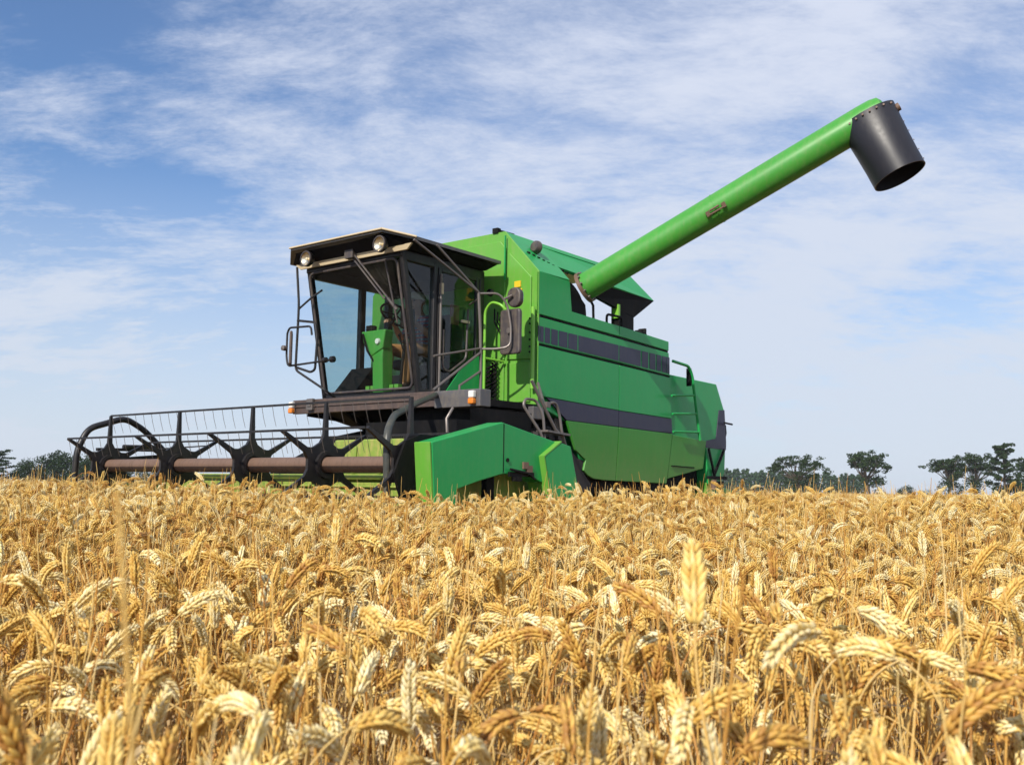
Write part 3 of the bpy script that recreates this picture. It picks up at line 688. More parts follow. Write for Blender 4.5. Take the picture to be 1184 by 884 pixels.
# outside rails, mirrors -----------------------------------------------
part(MB().tube([(-1.66, 0.34, 3.50), (-0.72, 0.27, 3.10)], 0.013, 8).tube([(-1.30, 0.36, 3.52), (-0.72, 0.27, 3.10)], 0.013, 8).tube(round_path([(-0.72, 0.27, 3.10), (-0.68, 0.27, 2.70), (-0.66, 0.27, 2.25), (-0.66, 0.27, 1.95)], 0.05), 0.017, 8)
     .tube([(-0.655, 0.27, 2.46), (-1.40, 0.27, 1.98)], 0.015, 8).tube([(-1.40, 0.27, 2.33), (-0.65, 0.27, 2.50)], 0.012, 8).tube([(-0.7, 0.27, 3.04), (-0.55, 0.55, 3.02)], 0.010, 8)
     .tube([(-0.66, 0.27, 2.25), (-1.0, 0.27, 2.06), (-1.0, 0.27, 1.95)], 0.014, 8), 'grab_rail', 'steel', smooth=True)
ml = MB(); ml.tube(round_path([(-0.70, 0.27, 3.09), (-0.55, 0.12, 3.10), (-0.48, 0.06, 2.98), (-0.46, 0.02, 2.72), (-0.47, 0.02, 2.52), (-0.56, 0.14, 2.49), (-0.66, 0.27, 2.49)], 0.08), 0.013, 8)
mo = part(ml, 'mirror_arm', 'steel', smooth=True)
def mirror(xc, yc, z0, z1, w, name, parent, tiltx=0.0, rr=0.04, depth=0.05):
    m = MB(); h = (z1 - z0) / 2; zc_ = (z0 + z1) / 2; pts = []
    for cy, cz, a0 in ((w / 2 - rr, h - rr, 0), (-w / 2 + rr, h - rr, 90), (-w / 2 + rr, -h + rr, 180), (w / 2 - rr, -h + rr, 270)):
        for k in range(6): q = R(a0 + 18 * k); pts.append((yc + cy + rr * math.cos(q), zc_ + cz + rr * math.sin(q)))
    m.prism('x', pts, xc - depth * .4, xc + depth * .6)
    o = part(m, name, 'mirrorback', parent=parent, bevel=0.018)
    part(MB().prism('x', [((p[0] - yc) * .9 + yc, (p[1] - zc_) * .94 + zc_) for p in pts], xc + depth * .6 + .002, xc + depth * .6 + .004), 'mirror_glass', 'glassmirror', parent=o)
    return o
M['glassmirror'] = simple('mirror_silver', lambda t, out: t.l.new(t.add('ShaderNodeBsdfGlossy', {0: (0.8, 0.82, 0.84, 1), 1: 0.03}).outputs[0], out.inputs[0]))
mirror(-0.40, 0.075, 2.445, 2.945, 0.28, 'wing_mirror', mo)
part(MB().revolve([(0.001, -0.03), (0.03, -0.028), (0.035, 0.01)], (-0.43, 0.06, 2.70), 'x', 16), 'mirror_boss', 'steel', parent=mo, smooth=True)
mirror(-0.42, 0.005, 2.955, 3.175, 0.185, 'wing_mirror', mo, rr=0.085, depth=0.07)
part(MB().tube([(-0.50, 0.09, 3.04), (-0.47, 0.0, 3.08)], 0.014, 8), 'mirror_stalk', 'steel', parent=mo)
part(MB().tube(round_path([(-0.30, 0.53, 1.94), (-0.30, 0.53, 2.99), (-0.30, 0.44, 3.08), (-0.30, 0.28, 3.03), (-0.20, 0.20, 2.83)], 0.10), 0.016, 10)
     .tube([(-0.30, 0.53, 2.45), (-0.04, 0.46, 2.43)], 0.014, 8), 'hand_rail', 'lightgreen', smooth=True)
hs = MB()
for k in range(4):
    hs.tube([(-0.05, 0.60 - .05 * k, 3.05 - .04 * k), (-0.10, 0.56 - .04 * k, 2.9), (-0.06, 0.52 - .03 * k, 2.78 + .03 * k)], 0.009, 6)
part(hs, 'hydraulic_hose', 'dark', smooth=True)
hs = MB()
for k in range(9):
    z = 1.95 + .05 * k; hs.tube([(-0.16 + .01 * (k % 3), 0.62, z), (-0.10, 0.52, z + .05), (-0.08, 0.60, z + .12)], 0.016, 6)
part(hs, 'valve_block', 'dark', smooth=True)
part(MB().revolve([(0.001, -0.03), (0.04, -0.02), (0.045, 0.01), (0.001, .03)], (-0.25, 0.50, 3.20), 'x', 16), 'reversing_lamp', 'dark', smooth=True)
# right-hand (far) rails and mirror
fx = -1.6
part(MB().tube(round_path([(fx, 2.256, 3.47), (fx, 2.20, 3.05), (fx, 2.20, 2.88), (fx, 2.216, 2.287), (fx, 1.70, 2.035), (-1.45, 1.70, 1.96)], 0.06), 0.014, 8).tube([(fx, 2.20, 2.98), (fx + .05, 2.05, 3.10), (-1.45, 1.98, 3.20)], 0.012, 8)
     .tube(round_path([(fx, 2.21, 2.85), (fx, 1.894, 2.80), (fx, 1.86, 2.60), (fx, 1.88, 2.27), (fx, 1.95, 2.245), (fx, 2.216, 2.32)], 0.06), 0.014, 8), 'guard_rail', 'black', smooth=True)
ml = MB().tube(round_path([(fx - .02, 1.56, 2.358), (fx - .02, 2.33, 2.335), (fx - .02, 2.36, 2.45), (fx - .02, 2.36, 2.72), (fx - .02, 2.32, 2.775), (fx - .02, 1.95, 2.76), (fx - .02, 1.93, 2.66)], 0.05), 0.012, 8)
ml.revolve([(.001, -.03), (.035, -.02), (.035, .02), (.001, .03)], (fx - .03, 1.56, 2.36), 'y', 14); ml.revolve([(.001, -.03), (.03, -.02), (.03, .02), (.001, .03)], (fx - .03, 1.68, 2.36), 'y', 14)
mo2 = part(ml, 'mirror_arm', 'black', smooth=True)
mm = MB(); mm.prism('z', [(fx - .102, 2.215), (fx - .075, 2.195), (fx + .075, 2.375), (fx + .048, 2.395)], 2.345, 2.725)
part(mm, 'wing_mirror', 'bumper', parent=mo2, bevel=0.015)
part(MB().revolve([(.001, -.03), (.03, -.02), (.03, .02), (.001, .03)], (fx - .06, 2.36, 2.54), 'x', 14), 'mirror_boss', 'steel', parent=mo2, smooth=True)
# folding steps by the front corner
sp = MB()
sp.tube(round_path([(-0.40, -0.42, 1.25), (-0.46, -0.42, 1.55), (-0.64, -0.30, 1.86), (-0.60, -0.30, 1.93), (-0.42, -0.30, 1.93), (-0.37, -0.36, 1.78), (-0.36, -0.40, 1.25)], 0.06), 0.015, 8)
sp.tube(round_path([(-0.26, -0.34, 1.90), (-0.12, -0.34, 1.93), (-0.05, -0.34, 1.80), (-0.03, -0.36, 1.60), (0.05, -0.36, 1.45), (0.05, -0.36, 1.15)], 0.06), 0.015, 8)
sp.tube([(-0.50, -0.30, 2.13), (-0.33, -0.33, 1.88), (-0.15, -0.36, 1.63), (-0.02, -0.36, 1.56)], 0.017, 8)
sp.tube([(-0.02, -0.02, 2.16), (-0.28, -0.30, 1.90)], 0.016, 8)
sp.bar((-0.44, -0.40, 1.60), (0.03, -0.36, 1.58), 0.14, 0.02); sp.bar((-0.42, -0.40, 1.38), (0.05, -0.36, 1.36), 0.14, 0.02); sp.box(-0.30, -0.24, -0.36, -0.30, 1.86, 1.92)
part(sp, 'folding_step', 'steel', smooth=True)

# feeder house + hoses ---------------------------------------------------
part(MB().prism('y', [(0.0, 1.80), (-0.1, 1.15), (-2.05, 0.45), (-2.05, 1.15), (-1.2, 1.55)], 0.80, 2.02), 'feeder_house', 'dark', bevel=0.01)  # a green part; the shade on it is put into the near-black colour
hz_ = MB()
hz_.tube([(-1.0, 0.45, 1.75), (-1.15, 0.42, 1.62), (-1.2, 0.40, 1.45), (-1.25, 0.4, 1.3)], 0.022, 8)
hz_.tube([(-0.9, 0.3, 1.74), (-1.0, 0.25, 1.68)], 0.02, 8); hz_.tube([(-0.75, 0.25, 1.74), (-0.95, 0.2, 1.58)], 0.018, 8)
hz_.tube([(-2.22, -0.75, 1.70), (-2.30, -0.75, 1.60), (-2.28, -0.75, 1.40)], 0.013, 8)
hz_.tube([(-1.9, 0.3, 1.55), (-1.6, 0.2, 1.58), (-1.3, 0.2, 1.60)], 0.012, 8)
part(hz_, 'hydraulic_hose', 'steel', smooth=True)
part(MB().box(-1.30, -0.30, -0.15, 0.75, 1.58, 1.80).box(-1.6, -0.9, 0.3, 0.8, 1.0, 1.6).box(-2.0, -1.7, -0.6, 0.6, 1.05, 1.62), 'drive_unit', 'dark')

# header -----------------------------------------------------------------
hd = empty('cutting_header', (0, 0, 0), 0, cb)
bw = MB(); bw.prism('y', [(-2.05, 0.35), (-2.10, 1.03), (-2.06, 1.07), (-2.0, 1.07), (-2.0, 0.35)], -0.98, 3.92)
bw.box(-2.13, -2.10, -0.95, 1.95, 0.985, 1.005); bw.box(-2.13, -2.10, -0.95, 3.9, 0.80, 0.83); bw.tube([(-2.12, -0.95, 1.085), (-2.12, 3.9, 1.085)], 0.03, 8)
part(bw, 'header_back', 'green_dusty', parent=hd, bevel=0.008)
cr = MB(); cr.prism('x', [(-0.03, 1.09), (-0.03, 1.43), (0.0, 1.45), (0.93, 1.45), (0.97, 1.40), (1.10, 1.20), (1.10, 1.09)], -2.10, -2.02)
for y in (0.25, 0.62): cr.prism('x', [(y, 1.12), (y - .02, 1.38), (y + .02, 1.38), (y + .05, 1.12)], -2.12, -2.098)
part(cr, 'header_crown_panel', 'green_dusty', parent=hd, bevel=0.012)
part(MB().prism('z', [(-3.1, -0.98), (-2.05, -0.98), (-2.05, 3.92), (-3.1, 3.92)], 0.32, 0.36), 'header_floor', 'steel', parent=hd)
part(MB().prism('y', [(-3.4, 0.45), (-3.0, 1.0), (-2.0, 1.15), (-1.5, 1.12), (-1.3, 0.9), (-1.5, 0.4), (-2.8, 0.3)], -0.985, -0.96), 'header_end_wall', 'green_dusty', parent=hd, bevel=0.005)
part(MB().prism('y', [(-3.4, 0.45), (-3.0, 0.95), (-2.05, 1.05), (-2.05, 0.35), (-2.8, 0.3)], 3.92, 3.95), 'header_end_wall', 'green_low', parent=hd, bevel=0.005)
screw = MB().tube([(-2.45, -0.95, 0.62), (-2.45, 3.9, 0.62)], 0.15, 20)
part(screw, 'intake_screw', 'steel', parent=hd, smooth=True)
# right end drive shields
shield = [(-3.01, 1.354), (-2.133, 1.562), (-1.343, 1.426), (-1.36, 1.12), (-1.567, 1.055), (-1.70, 1.10), (-1.90, 1.130), (-2.122, 1.118), (-2.40, 1.06), (-2.696, 0.985), (-2.74, 0.72), (-2.95, 0.66)]
part(MB().prism('y', shield, -1.25, -1.07), 'drive_shield', 'green', parent=hd, bevel=0.008)
part(MB().prism('y', [(-3.02, 1.356), (-3.03, 1.35), (-2.965, 0.67), (-2.94, 0.67)], -1.245, -1.075), 'shield_edge_lit', 'green_sunlit', parent=hd)  # lit front edge of the shield, painted as a lighter strip
part(MB().prism('y', [(-1.59, 1.287), (-1.343, 1.418), (-1.199, 1.392), (-1.059, 0.968), (-1.0, 0.70), (-1.44, 0.70), (-1.507, 0.95)], -1.31, -1.06), 'drive_shield', 'green', parent=hd, bevel=0.008)
part(MB().prism('y', [(-1.60, 1.285), (-1.343, 1.424), (-1.35, 1.435), (-1.612, 1.29), (-1.525, 0.95), (-1.51, 0.95)], -1.312, -1.08), 'shield_edge_lit', 'green_sunlit', parent=hd)  # sunlight on the second shield's front edge, put in as lighter green
part(MB().box(-2.118, -2.108, -1.252, -1.248, 1.13, 1.55), 'shield_seam', 'dark', parent=hd)
sl = MB(); sl.tube([(-2.06, -1.26, 1.24), (-2.06, -1.24, 1.24)], 0.018, 8); sl.box(-2.05, -1.70, -1.27, -1.25, 1.10, 1.14); sl.tube([(-2.05, -1.28, 1.16), (-1.8, -1.28, 1.13), (-1.70, -1.28, 1.08)], 0.012, 6); sl.box(-2.0, -1.9, -1.29, -1.25, 1.06, 1.10)
part(sl, 'shield_latch', 'dark', parent=hd)
part(MB().box(-1.85, -1.78, -1.27, -1.25, 1.17, 1.23).box(-1.80, -1.72, -1.268, -1.25, 1.14, 1.20), 'chain_link', 'rust', parent=hd)
part(MB().box(-2.20, -2.10, -1.14, -1.08, 0.5, 1.12), 'shield_post', 'dark', parent=hd)
# reel arms at both ends
part(MB().tube(round_path([(-3.19, 3.97, 0.75), (-3.18, 3.97, 1.014), (-3.172, 3.97, 1.347), (-3.058, 3.97, 1.592), (-2.62, 3.97, 1.735), (-2.371, 3.97, 1.61), (-2.05, 3.97, 1.33), (-1.9, 3.97, 1.15)], 0.10), 0.036, 10), 'reel_guard', 'black', parent=hd, smooth=True)
part(MB().tube(round_path([(-3.20, -0.95, 0.75), (-3.20, -0.95, 1.013), (-3.215, -0.95, 1.422), (-2.98, -0.78, 1.58), (-2.34, -0.40, 1.74), (-1.53, 0.10, 1.915)], 0.12), 0.030, 10), 'reel_guard', 'pipe', parent=hd, smooth=True)
ra = MB(); ra.bar((-3.0, 3.86, 1.20), (-2.0, 3.86, 1.30), 0.06, 0.10); ra.bar((-3.0, 3.86, 1.36), (-2.2, 3.86, 1.38), 0.05, 0.035); ra.bar((-2.6, 3.84, 1.36), (-1.9, 3.3, 1.44), 0.015, 0.015); ra.tube([(-2.7, 3.84, 1.40), (-2.3, 3.84, 1.41)], 0.025, 8)
part(ra, 'reel_arm', 'black', parent=hd)
ra = MB(); ra.bar((-3.05, -1.02, 1.18), (-2.0, -1.02, 1.45), 0.04, 0.14); ra.prism('y', [(-3.24, 1.10), (-3.12, 1.36), (-2.95, 1.42), (-2.6, 1.42), (-2.5, 1.0), (-2.9, 0.85), (-3.15, 0.90)], -1.07, -1.045)
part(ra, 'reel_arm', 'dark', parent=hd)
ho = MB().tube(round_path([(-2.3, 2.2, 1.16), (-2.3, 1.95, 1.36), (-2.3, 1.72, 1.34), (-2.3, 1.70, 1.15)], 0.08), 0.014, 8)
part(ho, 'hydraulic_hose', 'black', parent=hd, smooth=True)
# reel
RC = Vector((-3.0, 0, 1.178)); RR = 0.545
part(MB().tube([(RC.x, -1.0, RC.z), (RC.x, 3.62, RC.z)], 0.068, 20), 'reel_tube', 'rust', parent=hd, smooth=True)
spd = MB()
NA = 6; A0 = 90
pts = []
for k in range(NA):
    a = R(A0 + 60 * k)
    for da, rr in ((-0.30, 0.20), (-0.10, 0.25), (-0.022, RR), (0.022, RR), (0.10, 0.25), (0.30, 0.20)):
        pts.append((RC.x + rr * math.cos(a + da), RC.z + rr * math.sin(a + da)))
spd.prism('y', pts, -0.016, 0.016)
spd.revolve([(0.085, -0.05), (0.12, -0.05), (0.12, 0.05), (0.085, 0.05)], (RC.x, 0, RC.z), 'y', 20)
spm_ = spd.build('reel_spider', M['black'], mesh_only=True)
for y in (3.60, 2.279, 1.074, 0.036, -1.0):
    o = bpy.data.objects.new('reel_spider', spm_); col.objects.link(o); o.parent = hd; o.location = (0, y, 0)
    if y in (3.60, -1.0):
        pass
bat = MB()
bat.bar((0, -0.98, 0), (0, 3.60, 0), 0.017, 0.019)
nb_ = len(bat.f)
for i in range(30):
    y = -0.92 + i * 0.155; bat.tube([(0.0, y, -0.012), (0.02, y, -0.10), (0.05, y, -0.19)], [0.0026, 0.0024, 0.0018], 5)
batm = bat.build('reel_bat', [M['black'], M['steel']], mesh_only=True)
for pl in batm.polygons: pl.material_index = 1 if pl.index >= nb_ else 0
for k in range(NA):
    a = R(A0 + 60 * k)
    o = bpy.data.objects.new('reel_bat', batm); col.objects.link(o); o.parent = hd
    o.location = (RC.x + RR * math.cos(a), 0, RC.z + RR * math.sin(a))
# knife bar and crop dividers
kb = MB(); kb.box(-3.3, -3.1, -0.98, 3.92, 0.30, 0.33)
for i in range(60): y = -0.94 + i * 0.082; kb.prism('z', [(-3.3, y - .02), (-3.42, y), (-3.3, y + .02)], 0.305, 0.325)
part(kb, 'knife_bar', 'steel', parent=hd)

# ------------------------------------------------------------------ driver
def skin_mesh(name, chains, m, parent=None, sub=2):
    verts = []; edges = []; rad = []; idx = {}
    for ch_ in chains:
        prev = None
        for key, p, r in ch_:
            if key in idx: i = idx[key]
            else: i = len(verts); idx[key] = i; verts.append(p); rad.append(r)
            if prev is not None: edges.append((prev, i))
            prev = i
    me = bpy.data.meshes.new(name); me.from_pydata(verts, edges, [])
    me.materials.append(m)
    o = bpy.data.objects.new(name, me); col.objects.link(o)
    if parent is not None: o.parent = parent
    sk = o.modifiers.new('skin', 'SKIN'); sk.use_smooth_shade = True
    lay = me.skin_vertices[0].data if len(me.skin_vertices) else None
    if lay is None:
        bpy.context.view_layer.objects.active = o
        lay = me.skin_vertices[0].data
    for i, r in enumerate(rad):
        lay[i].radius = r if isinstance(r, tuple) else (r, r)
        lay[i].use_root = (i == 0)
    su = o.modifiers.new('subdivision', 'SUBSURF'); su.levels = sub; su.render_levels = sub
    return o
def K(n, x, y, z, r): return (n, (x, y, z), r)
DY = 1.34
spine = [K('pelvis', -0.42, DY, 2.53, (0.13, 0.10)), K('belly', -0.43, DY, 2.68, (0.13, 0.10)), K('chest', -0.47, DY, 2.84, (0.15, 0.10)), K('neckb', -0.51, DY, 2.965, (0.055, 0.055)), K('neck', -0.54, DY, 3.02, (0.05, 0.05)),
         K('jaw', -0.575, DY, 3.06, (0.062, 0.07)), K('skull', -0.575, DY, 3.13, (0.078, 0.09)), K('crown', -0.57, DY, 3.20, (0.06, 0.07))]
chains = [spine]
def fingers(side, w, d, n):
    out = []
    for i, (off, L) in enumerate(((-.030, .068), (-.010, .078), (.010, .074), (.030, .058))):
        b = (w[0] + d[0] * .05, w[1] + off, w[2] + d[1] * .05)
        out.append([K(f'palm{side}', *w, 0.024), K(f'f{side}{i}a', b[0], b[1], b[2], .010), K(f'f{side}{i}b', b[0] + d[0] * L * .6, b[1], b[2] + d[1] * L * .6 - .012, .0085), K(f'f{side}{i}c', b[0] + d[0] * L * .7, b[1], b[2] - .045, .0075)])
    t = -1 if n > 0 else 1
    out.append([K(f'palm{side}', *w, 0.024), K(f't{side}a', w[0] - .01, w[1] + .035 * t, w[2] + .005, .011), K(f't{side}b', w[0] - .05, w[1] + .05 * t, w[2] - .01, .009)])
    return out
for s, sg in (('l', -1), ('r', 1)):
    sh = (-0.47, DY + .17 * sg, 2.92); el = (-0.56, DY + .235 * sg, 2.70); wr = (-0.77, DY + .16 * sg, 2.85); pm = (-0.83, DY + .15 * sg, 2.885)
    chains.append([K('chest', 0, 0, 0, 0), K('sh' + s, *sh, .062), K('el' + s, *el, .046), K('fa' + s, -0.65, DY + .21 * sg, 2.765, .042), K('wr' + s, *wr, .028), K('palm' + s, *pm, .024)])
    chains += fingers(s, pm, (-0.9, 0.25), sg)
    chains.append([K('pelvis', 0, 0, 0, 0), K('hip' + s, -0.47, DY + .10 * sg, 2.53, .088), K('th' + s, -0.66, DY + .13 * sg, 2.55, .078), K('kn' + s, -0.86, DY + .15 * sg, 2.56, .060), K('ca' + s, -0.87, DY + .15 * sg, 2.40, .052), K('an' + s, -0.88, DY + .15 * sg, 2.14, .036), K('toe' + s, -0.97, DY + .16 * sg, 2.085, .022)])
chains.append([K('jaw', 0, 0, 0, 0), K('nose', -0.665, DY, 3.095, .014)])
per = skin_mesh('person', chains, M['skin'])
per.location = P0; per.rotation_euler = (0, 0, YAW)
tag(per, 'driver in white cap, checked shirt and tan trousers sitting inside the cab', 'person')
sh_ch = [[K('pelvis', -0.42, DY, 2.56, (0.145, 0.118)), K('belly', -0.43, DY, 2.68, (0.146, 0.12)), K('chest', -0.47, DY, 2.84, (0.165, 0.118)), K('neckb', -0.505, DY, 2.95, (0.075, 0.07))]]
for s, sg in (('l', -1), ('r', 1)):
    sh_ch.append([K('chest', 0, 0, 0, 0), K('sh' + s, -0.47, DY + .17 * sg, 2.92, .076), K('el' + s, -0.56, DY + .235 * sg, 2.70, .060), K('fa' + s, -0.60, DY + .225 * sg, 2.73, .055)])
skin_mesh('shirt', sh_ch, M['shirt'], per)
tr_ch = [[K('belly', -0.43, DY, 2.60, (0.135, 0.11)), K('pelvis', -0.42, DY, 2.53, (0.145, 0.115))]]
for s, sg in (('l', -1), ('r', 1)):
    tr_ch.append([K('pelvis', 0, 0, 0, 0), K('hip' + s, -0.47, DY + .10 * sg, 2.53, .10), K('th' + s, -0.66, DY + .13 * sg, 2.55, .090), K('kn' + s, -0.86, DY + .15 * sg, 2.56, .072), K('ca' + s, -0.87, DY + .15 * sg, 2.40, .064), K('an' + s, -0.88, DY + .15 * sg, 2.12, .056)])
skin_mesh('trousers', tr_ch, M['trousers'], per)
for sg in (-1, 1):
    skin_mesh('boot', [[K('an', -0.88, DY + .15 * sg, 2.15, .05), K('heel', -0.875, DY + .15 * sg, 2.085, .048), K('toe', -1.0, DY + .16 * sg, 2.075, .042), K('tip', -1.04, DY + .165 * sg, 2.07, .03)]], M['boot'], per)
    ey = MB(); ey.revolve([(.001, -.012), (.010, -.006), (.012, 0), (.001, .012)], (-0.648, DY + .032 * sg, 3.135), 'x', 10); ey.build('eye', M['boot'], per, smooth=True)
    ea = MB(); ea.revolve([(.001, -.008), (.022, -.004), (.026, .004), (.001, .008)], (-0.56, DY + .088 * sg, 3.11), 'y', 12); ea.build('ear', M['skin'], per, smooth=True)
MB().box(-0.657, -0.645, DY - .022, DY + .022, 3.058, 3.064).build('mouth', M['wood_brown'], per)
capm = MB()
capm.revolve([(0.100, 0.0), (0.104, 0.03), (0.095, 0.07), (0.06, 0.10), (0.001, 0.108)], (-0.57, DY, 3.145), 'z', 24)
capm.prism('z', [(-0.66, DY - .07), (-0.72, DY - .055), (-0.75, DY), (-0.72, DY + .055), (-0.66, DY + .07)], 3.146, 3.156)
capm.build('cap', M['cap'], per, smooth=True)

# ------------------------------------------------------------------ trees
def leaf_mat(name, c0, c1, c2):
    m, t, out = mat(name)
    isl = t.add('ShaderNodeNewGeometry').outputs['Random Per Island']
    co = t.add('ShaderNodeTexCoord').outputs['Object']
    f = t.math('ADD', t.math('MULTIPLY', isl, 0.6), t.math('MULTIPLY', t.noise(co, 0.8, 3, 0.5), 0.4))
    c = t.ramp(f, [(0.15, c0), (0.5, c1), (0.9, c2)])
    d = t.add('ShaderNodeBsdfDiffuse', {0: c}).outputs[0]; tl = t.add('ShaderNodeBsdfTranslucent', {0: c}).outputs[0]
    t.l.new(t.add('ShaderNodeMixShader', {0: 0.22, 1: d, 2: tl}).outputs[0], out.inputs[0]); return m
M['fol_dark'] = leaf_mat('dark_foliage', (0.014, 0.028, 0.012), (0.030, 0.055, 0.022), (0.060, 0.095, 0.036))
M['fol_wood'] = leaf_mat('wood_foliage', (0.014, 0.028, 0.013), (0.027, 0.050, 0.022), (0.050, 0.082, 0.034))
M['fol_row'] = leaf_mat('plantation_foliage', (0.030, 0.062, 0.034), (0.055, 0.105, 0.055), (0.09, 0.145, 0.07))
M['bark'] = paint('bark', (0.055, 0.045, 0.036), 0.9, 0.2)
def leaf_clump(n, c, rad, size, r_):
    """n leaf-spray faces inside an ellipsoid"""
    v = r_.normal(size=(n, 3)); v /= np.linalg.norm(v, axis=1)[:, None]
    rr = r_.random(n) ** 0.45
    p = np.array(c) + v * rr[:, None] * np.array(rad)
    a = r_.normal(size=(n, 3)); a /= np.linalg.norm(a, axis=1)[:, None]
    b = np.cross(a, r_.normal(size=(n, 3))); b /= np.linalg.norm(b, axis=1)[:, None]
    s = size * (0.6 + 0.8 * r_.random(n))[:, None]
    V = np.stack([p - a * s * .5, p + b * s * .35, p + a * s * .55, p - b * s * .4], 1).reshape(-1, 3)
    return V
def build_leaves(name, V, m, parent):
    me = bpy.data.meshes.new(name); n = len(V) // 4
    me.from_pydata(V.tolist(), [], [(4 * i, 4 * i + 1, 4 * i + 2, 4 * i + 3) for i in range(n)])
    me.materials.append(m); o = bpy.data.objects.new(name, me); col.objects.link(o); o.parent = parent; return o
def make_tree(name, loc, h, wd, style, m, seed, label, group=None):
    r_ = np.random.default_rng(seed); root = empty(name, loc, float(r_.random() * 6)); tag(root, label, 'tree', group)
    tr = MB(); Vs = []
    if style == 'spreading':
        root.rotation_euler = (0, 0, 0)
        fork = h * 0.36; lean = r_.normal() * 0.04 * h
        base = [(0, 0, 0), (lean * .3, 0, fork * .5), (lean, 0, fork)]
        tr.tube(base, [h * .035, h * .028, h * .024], 8)
        for k in range(17):
            a = 2 * math.pi * k / 17 + r_.random(); rr = wd / 2 * (0.25 + 0.75 * r_.random()); zt = h * (0.97 - 0.30 * (rr / (wd / 2)) ** 2 - 0.20 * r_.random())
            tip = np.array([lean + rr * math.cos(a), rr * math.sin(a), zt]); mid = np.array([lean, 0, fork]) * .45 + tip * .55 + r_.normal(size=3) * h * .03; mid[2] -= h * .03
            tr.tube([(lean, 0, fork), tuple(mid), tuple(tip)], [h * .015, h * .009, h * .003], 5)
            for j in range(4):
                c = tip * (1 - .22 * j) + mid * (.22 * j) + r_.normal(size=3) * np.array([.09, .09, .03]) * wd
                Vs.append(leaf_clump(44, c, (wd * .09, wd * .09, h * .042), h * .036, r_))
        for k in range(9):   # ivy and low growth round the trunk
            c = np.array([r_.normal() * wd * .12, r_.normal() * wd * .10, h * (.10 + .30 * r_.random())]); Vs.append(leaf_clump(90, c, (wd * .14, wd * .10, h * .10), h * .034, r_))
    elif style == 'layered':
        root.rotation_euler = (0, 0, 0)
        tr.tube([(0, 0, 0), (h * .02, 0, h * .5), (0, 0, h * .97)], [h * .03, h * .02, h * .006], 8)
        for k in range(22):
            z = h * (0.25 + 0.72 * k / 21); a = k * 2.4 + r_.normal() * .3
            rr = wd / 2 * (1.05 - 0.65 * (k / 21) ** 1.5) * (0.55 + 0.45 * r_.random()); tip = np.array([rr * math.cos(a), rr * math.sin(a), z + h * .05])
            tr.tube([(0, 0, z - h * .04), tuple(tip)], [h * .009, h * .003], 5)
            for j in range(3):
                c = tip * (1 - .28 * j) + np.array([0, 0, (z) * .28 * j]) + r_.normal(size=3) * np.array([.04, .04, .012]) * wd
                Vs.append(leaf_clump(70, c, (wd * .11, wd * .11, h * .03), h * .036, r_))
        for k in range(8):
            c = np.array([r_.normal() * wd * .15, r_.normal() * wd * .12, h * (.08 + .25 * r_.random())]); Vs.append(leaf_clump(60, c, (wd * .14, wd * .12, h * .08), h * .04, r_))
    else:  # bushy
        tr.tube([(0, 0, 0), (0, 0, h * .6)], [h * .035, h * .012], 7)
        n = 16
        for k in range(n):
            a = r_.random() * 6.28; zz = 0.10 + 0.80 * (k + r_.random()) / n; rr = wd * .34 * math.sqrt(max(0.05, 1 - (zz - .45) ** 2 * 3.0)) * (.5 + .6 * r_.random())
            c = np.array([rr * math.cos(a), rr * math.sin(a), h * zz]); tr.tube([(0, 0, h * zz * .6), tuple(c)], [h * .01, h * .003], 4)
            q = wd * (.19 + .09 * r_.random()); Vs.append(leaf_clump(190, c, (q, q, q * .8), h * .055, r_))
    tr.build('trunk', M['bark'], root, smooth=True)
    build_leaves('crown', np.concatenate(Vs), m, root)
    return root
def at(px_, d): return ((px_ - 592) / 1150 * d, d, 0.0)
def hgt(px_, top, d): return (564 + .0148 * (px_ - 592) - top) * d / 1150 + CAM_Z
D1 = 165.0
def pxw(w, d): return w * d / 1150
make_tree('spreading_tree', at(927, D1), hgt(927, 517, D1), pxw(68, D1), 'spreading', M['fol_dark'], 3, 'wide open-crowned dark tree in front of the tree row, first tree right of the harvester')
make_tree('spreading_tree', at(1005, D1), hgt(1005, 514, D1), pxw(58, D1), 'spreading', M['fol_dark'], 8, 'lone tree with airy domed crown at the right end of the tree row')
make_tree('spreading_tree', at(1096, D1), hgt(1096, 522, D1), pxw(52, D1), 'spreading', M['fol_dark'], 15, 'flat-topped dark tree at the left end of the clump far right')
make_tree('spreading_tree', at(1124, D1 + 8), hgt(1124, 521, D1 + 8), pxw(58, D1 + 8), 'spreading', M['fol_dark'], 21, 'flat-topped dark tree in the middle of the clump far right')
make_tree('layered_tree', at(1160, D1), hgt(1160, 515, D1), pxw(44, D1), 'layered', M['fol_dark'], 5, 'tallest dark tree with ragged tiered crown in the clump far right')
make_tree('layered_tree', at(1187, D1 + 5), hgt(1187, 528, D1 + 5), pxw(46, D1 + 5), 'bushy', M['fol_dark'], 6, 'dark bushy tree cut off by the right edge of the photo')
make_tree('shrub', at(1046, D1), hgt(1046, 562, D1), pxw(22, D1), 'bushy', M['fol_dark'], 9, 'small dark shrub alone on the skyline between the tree row and the right clump')
make_tree('shrub', at(1070, D1 + 10), hgt(1070, 567, D1 + 10), pxw(18, D1 + 10), 'bushy', M['fol_dark'], 10, 'low dark shrub at the foot of the flat-topped trees far right')
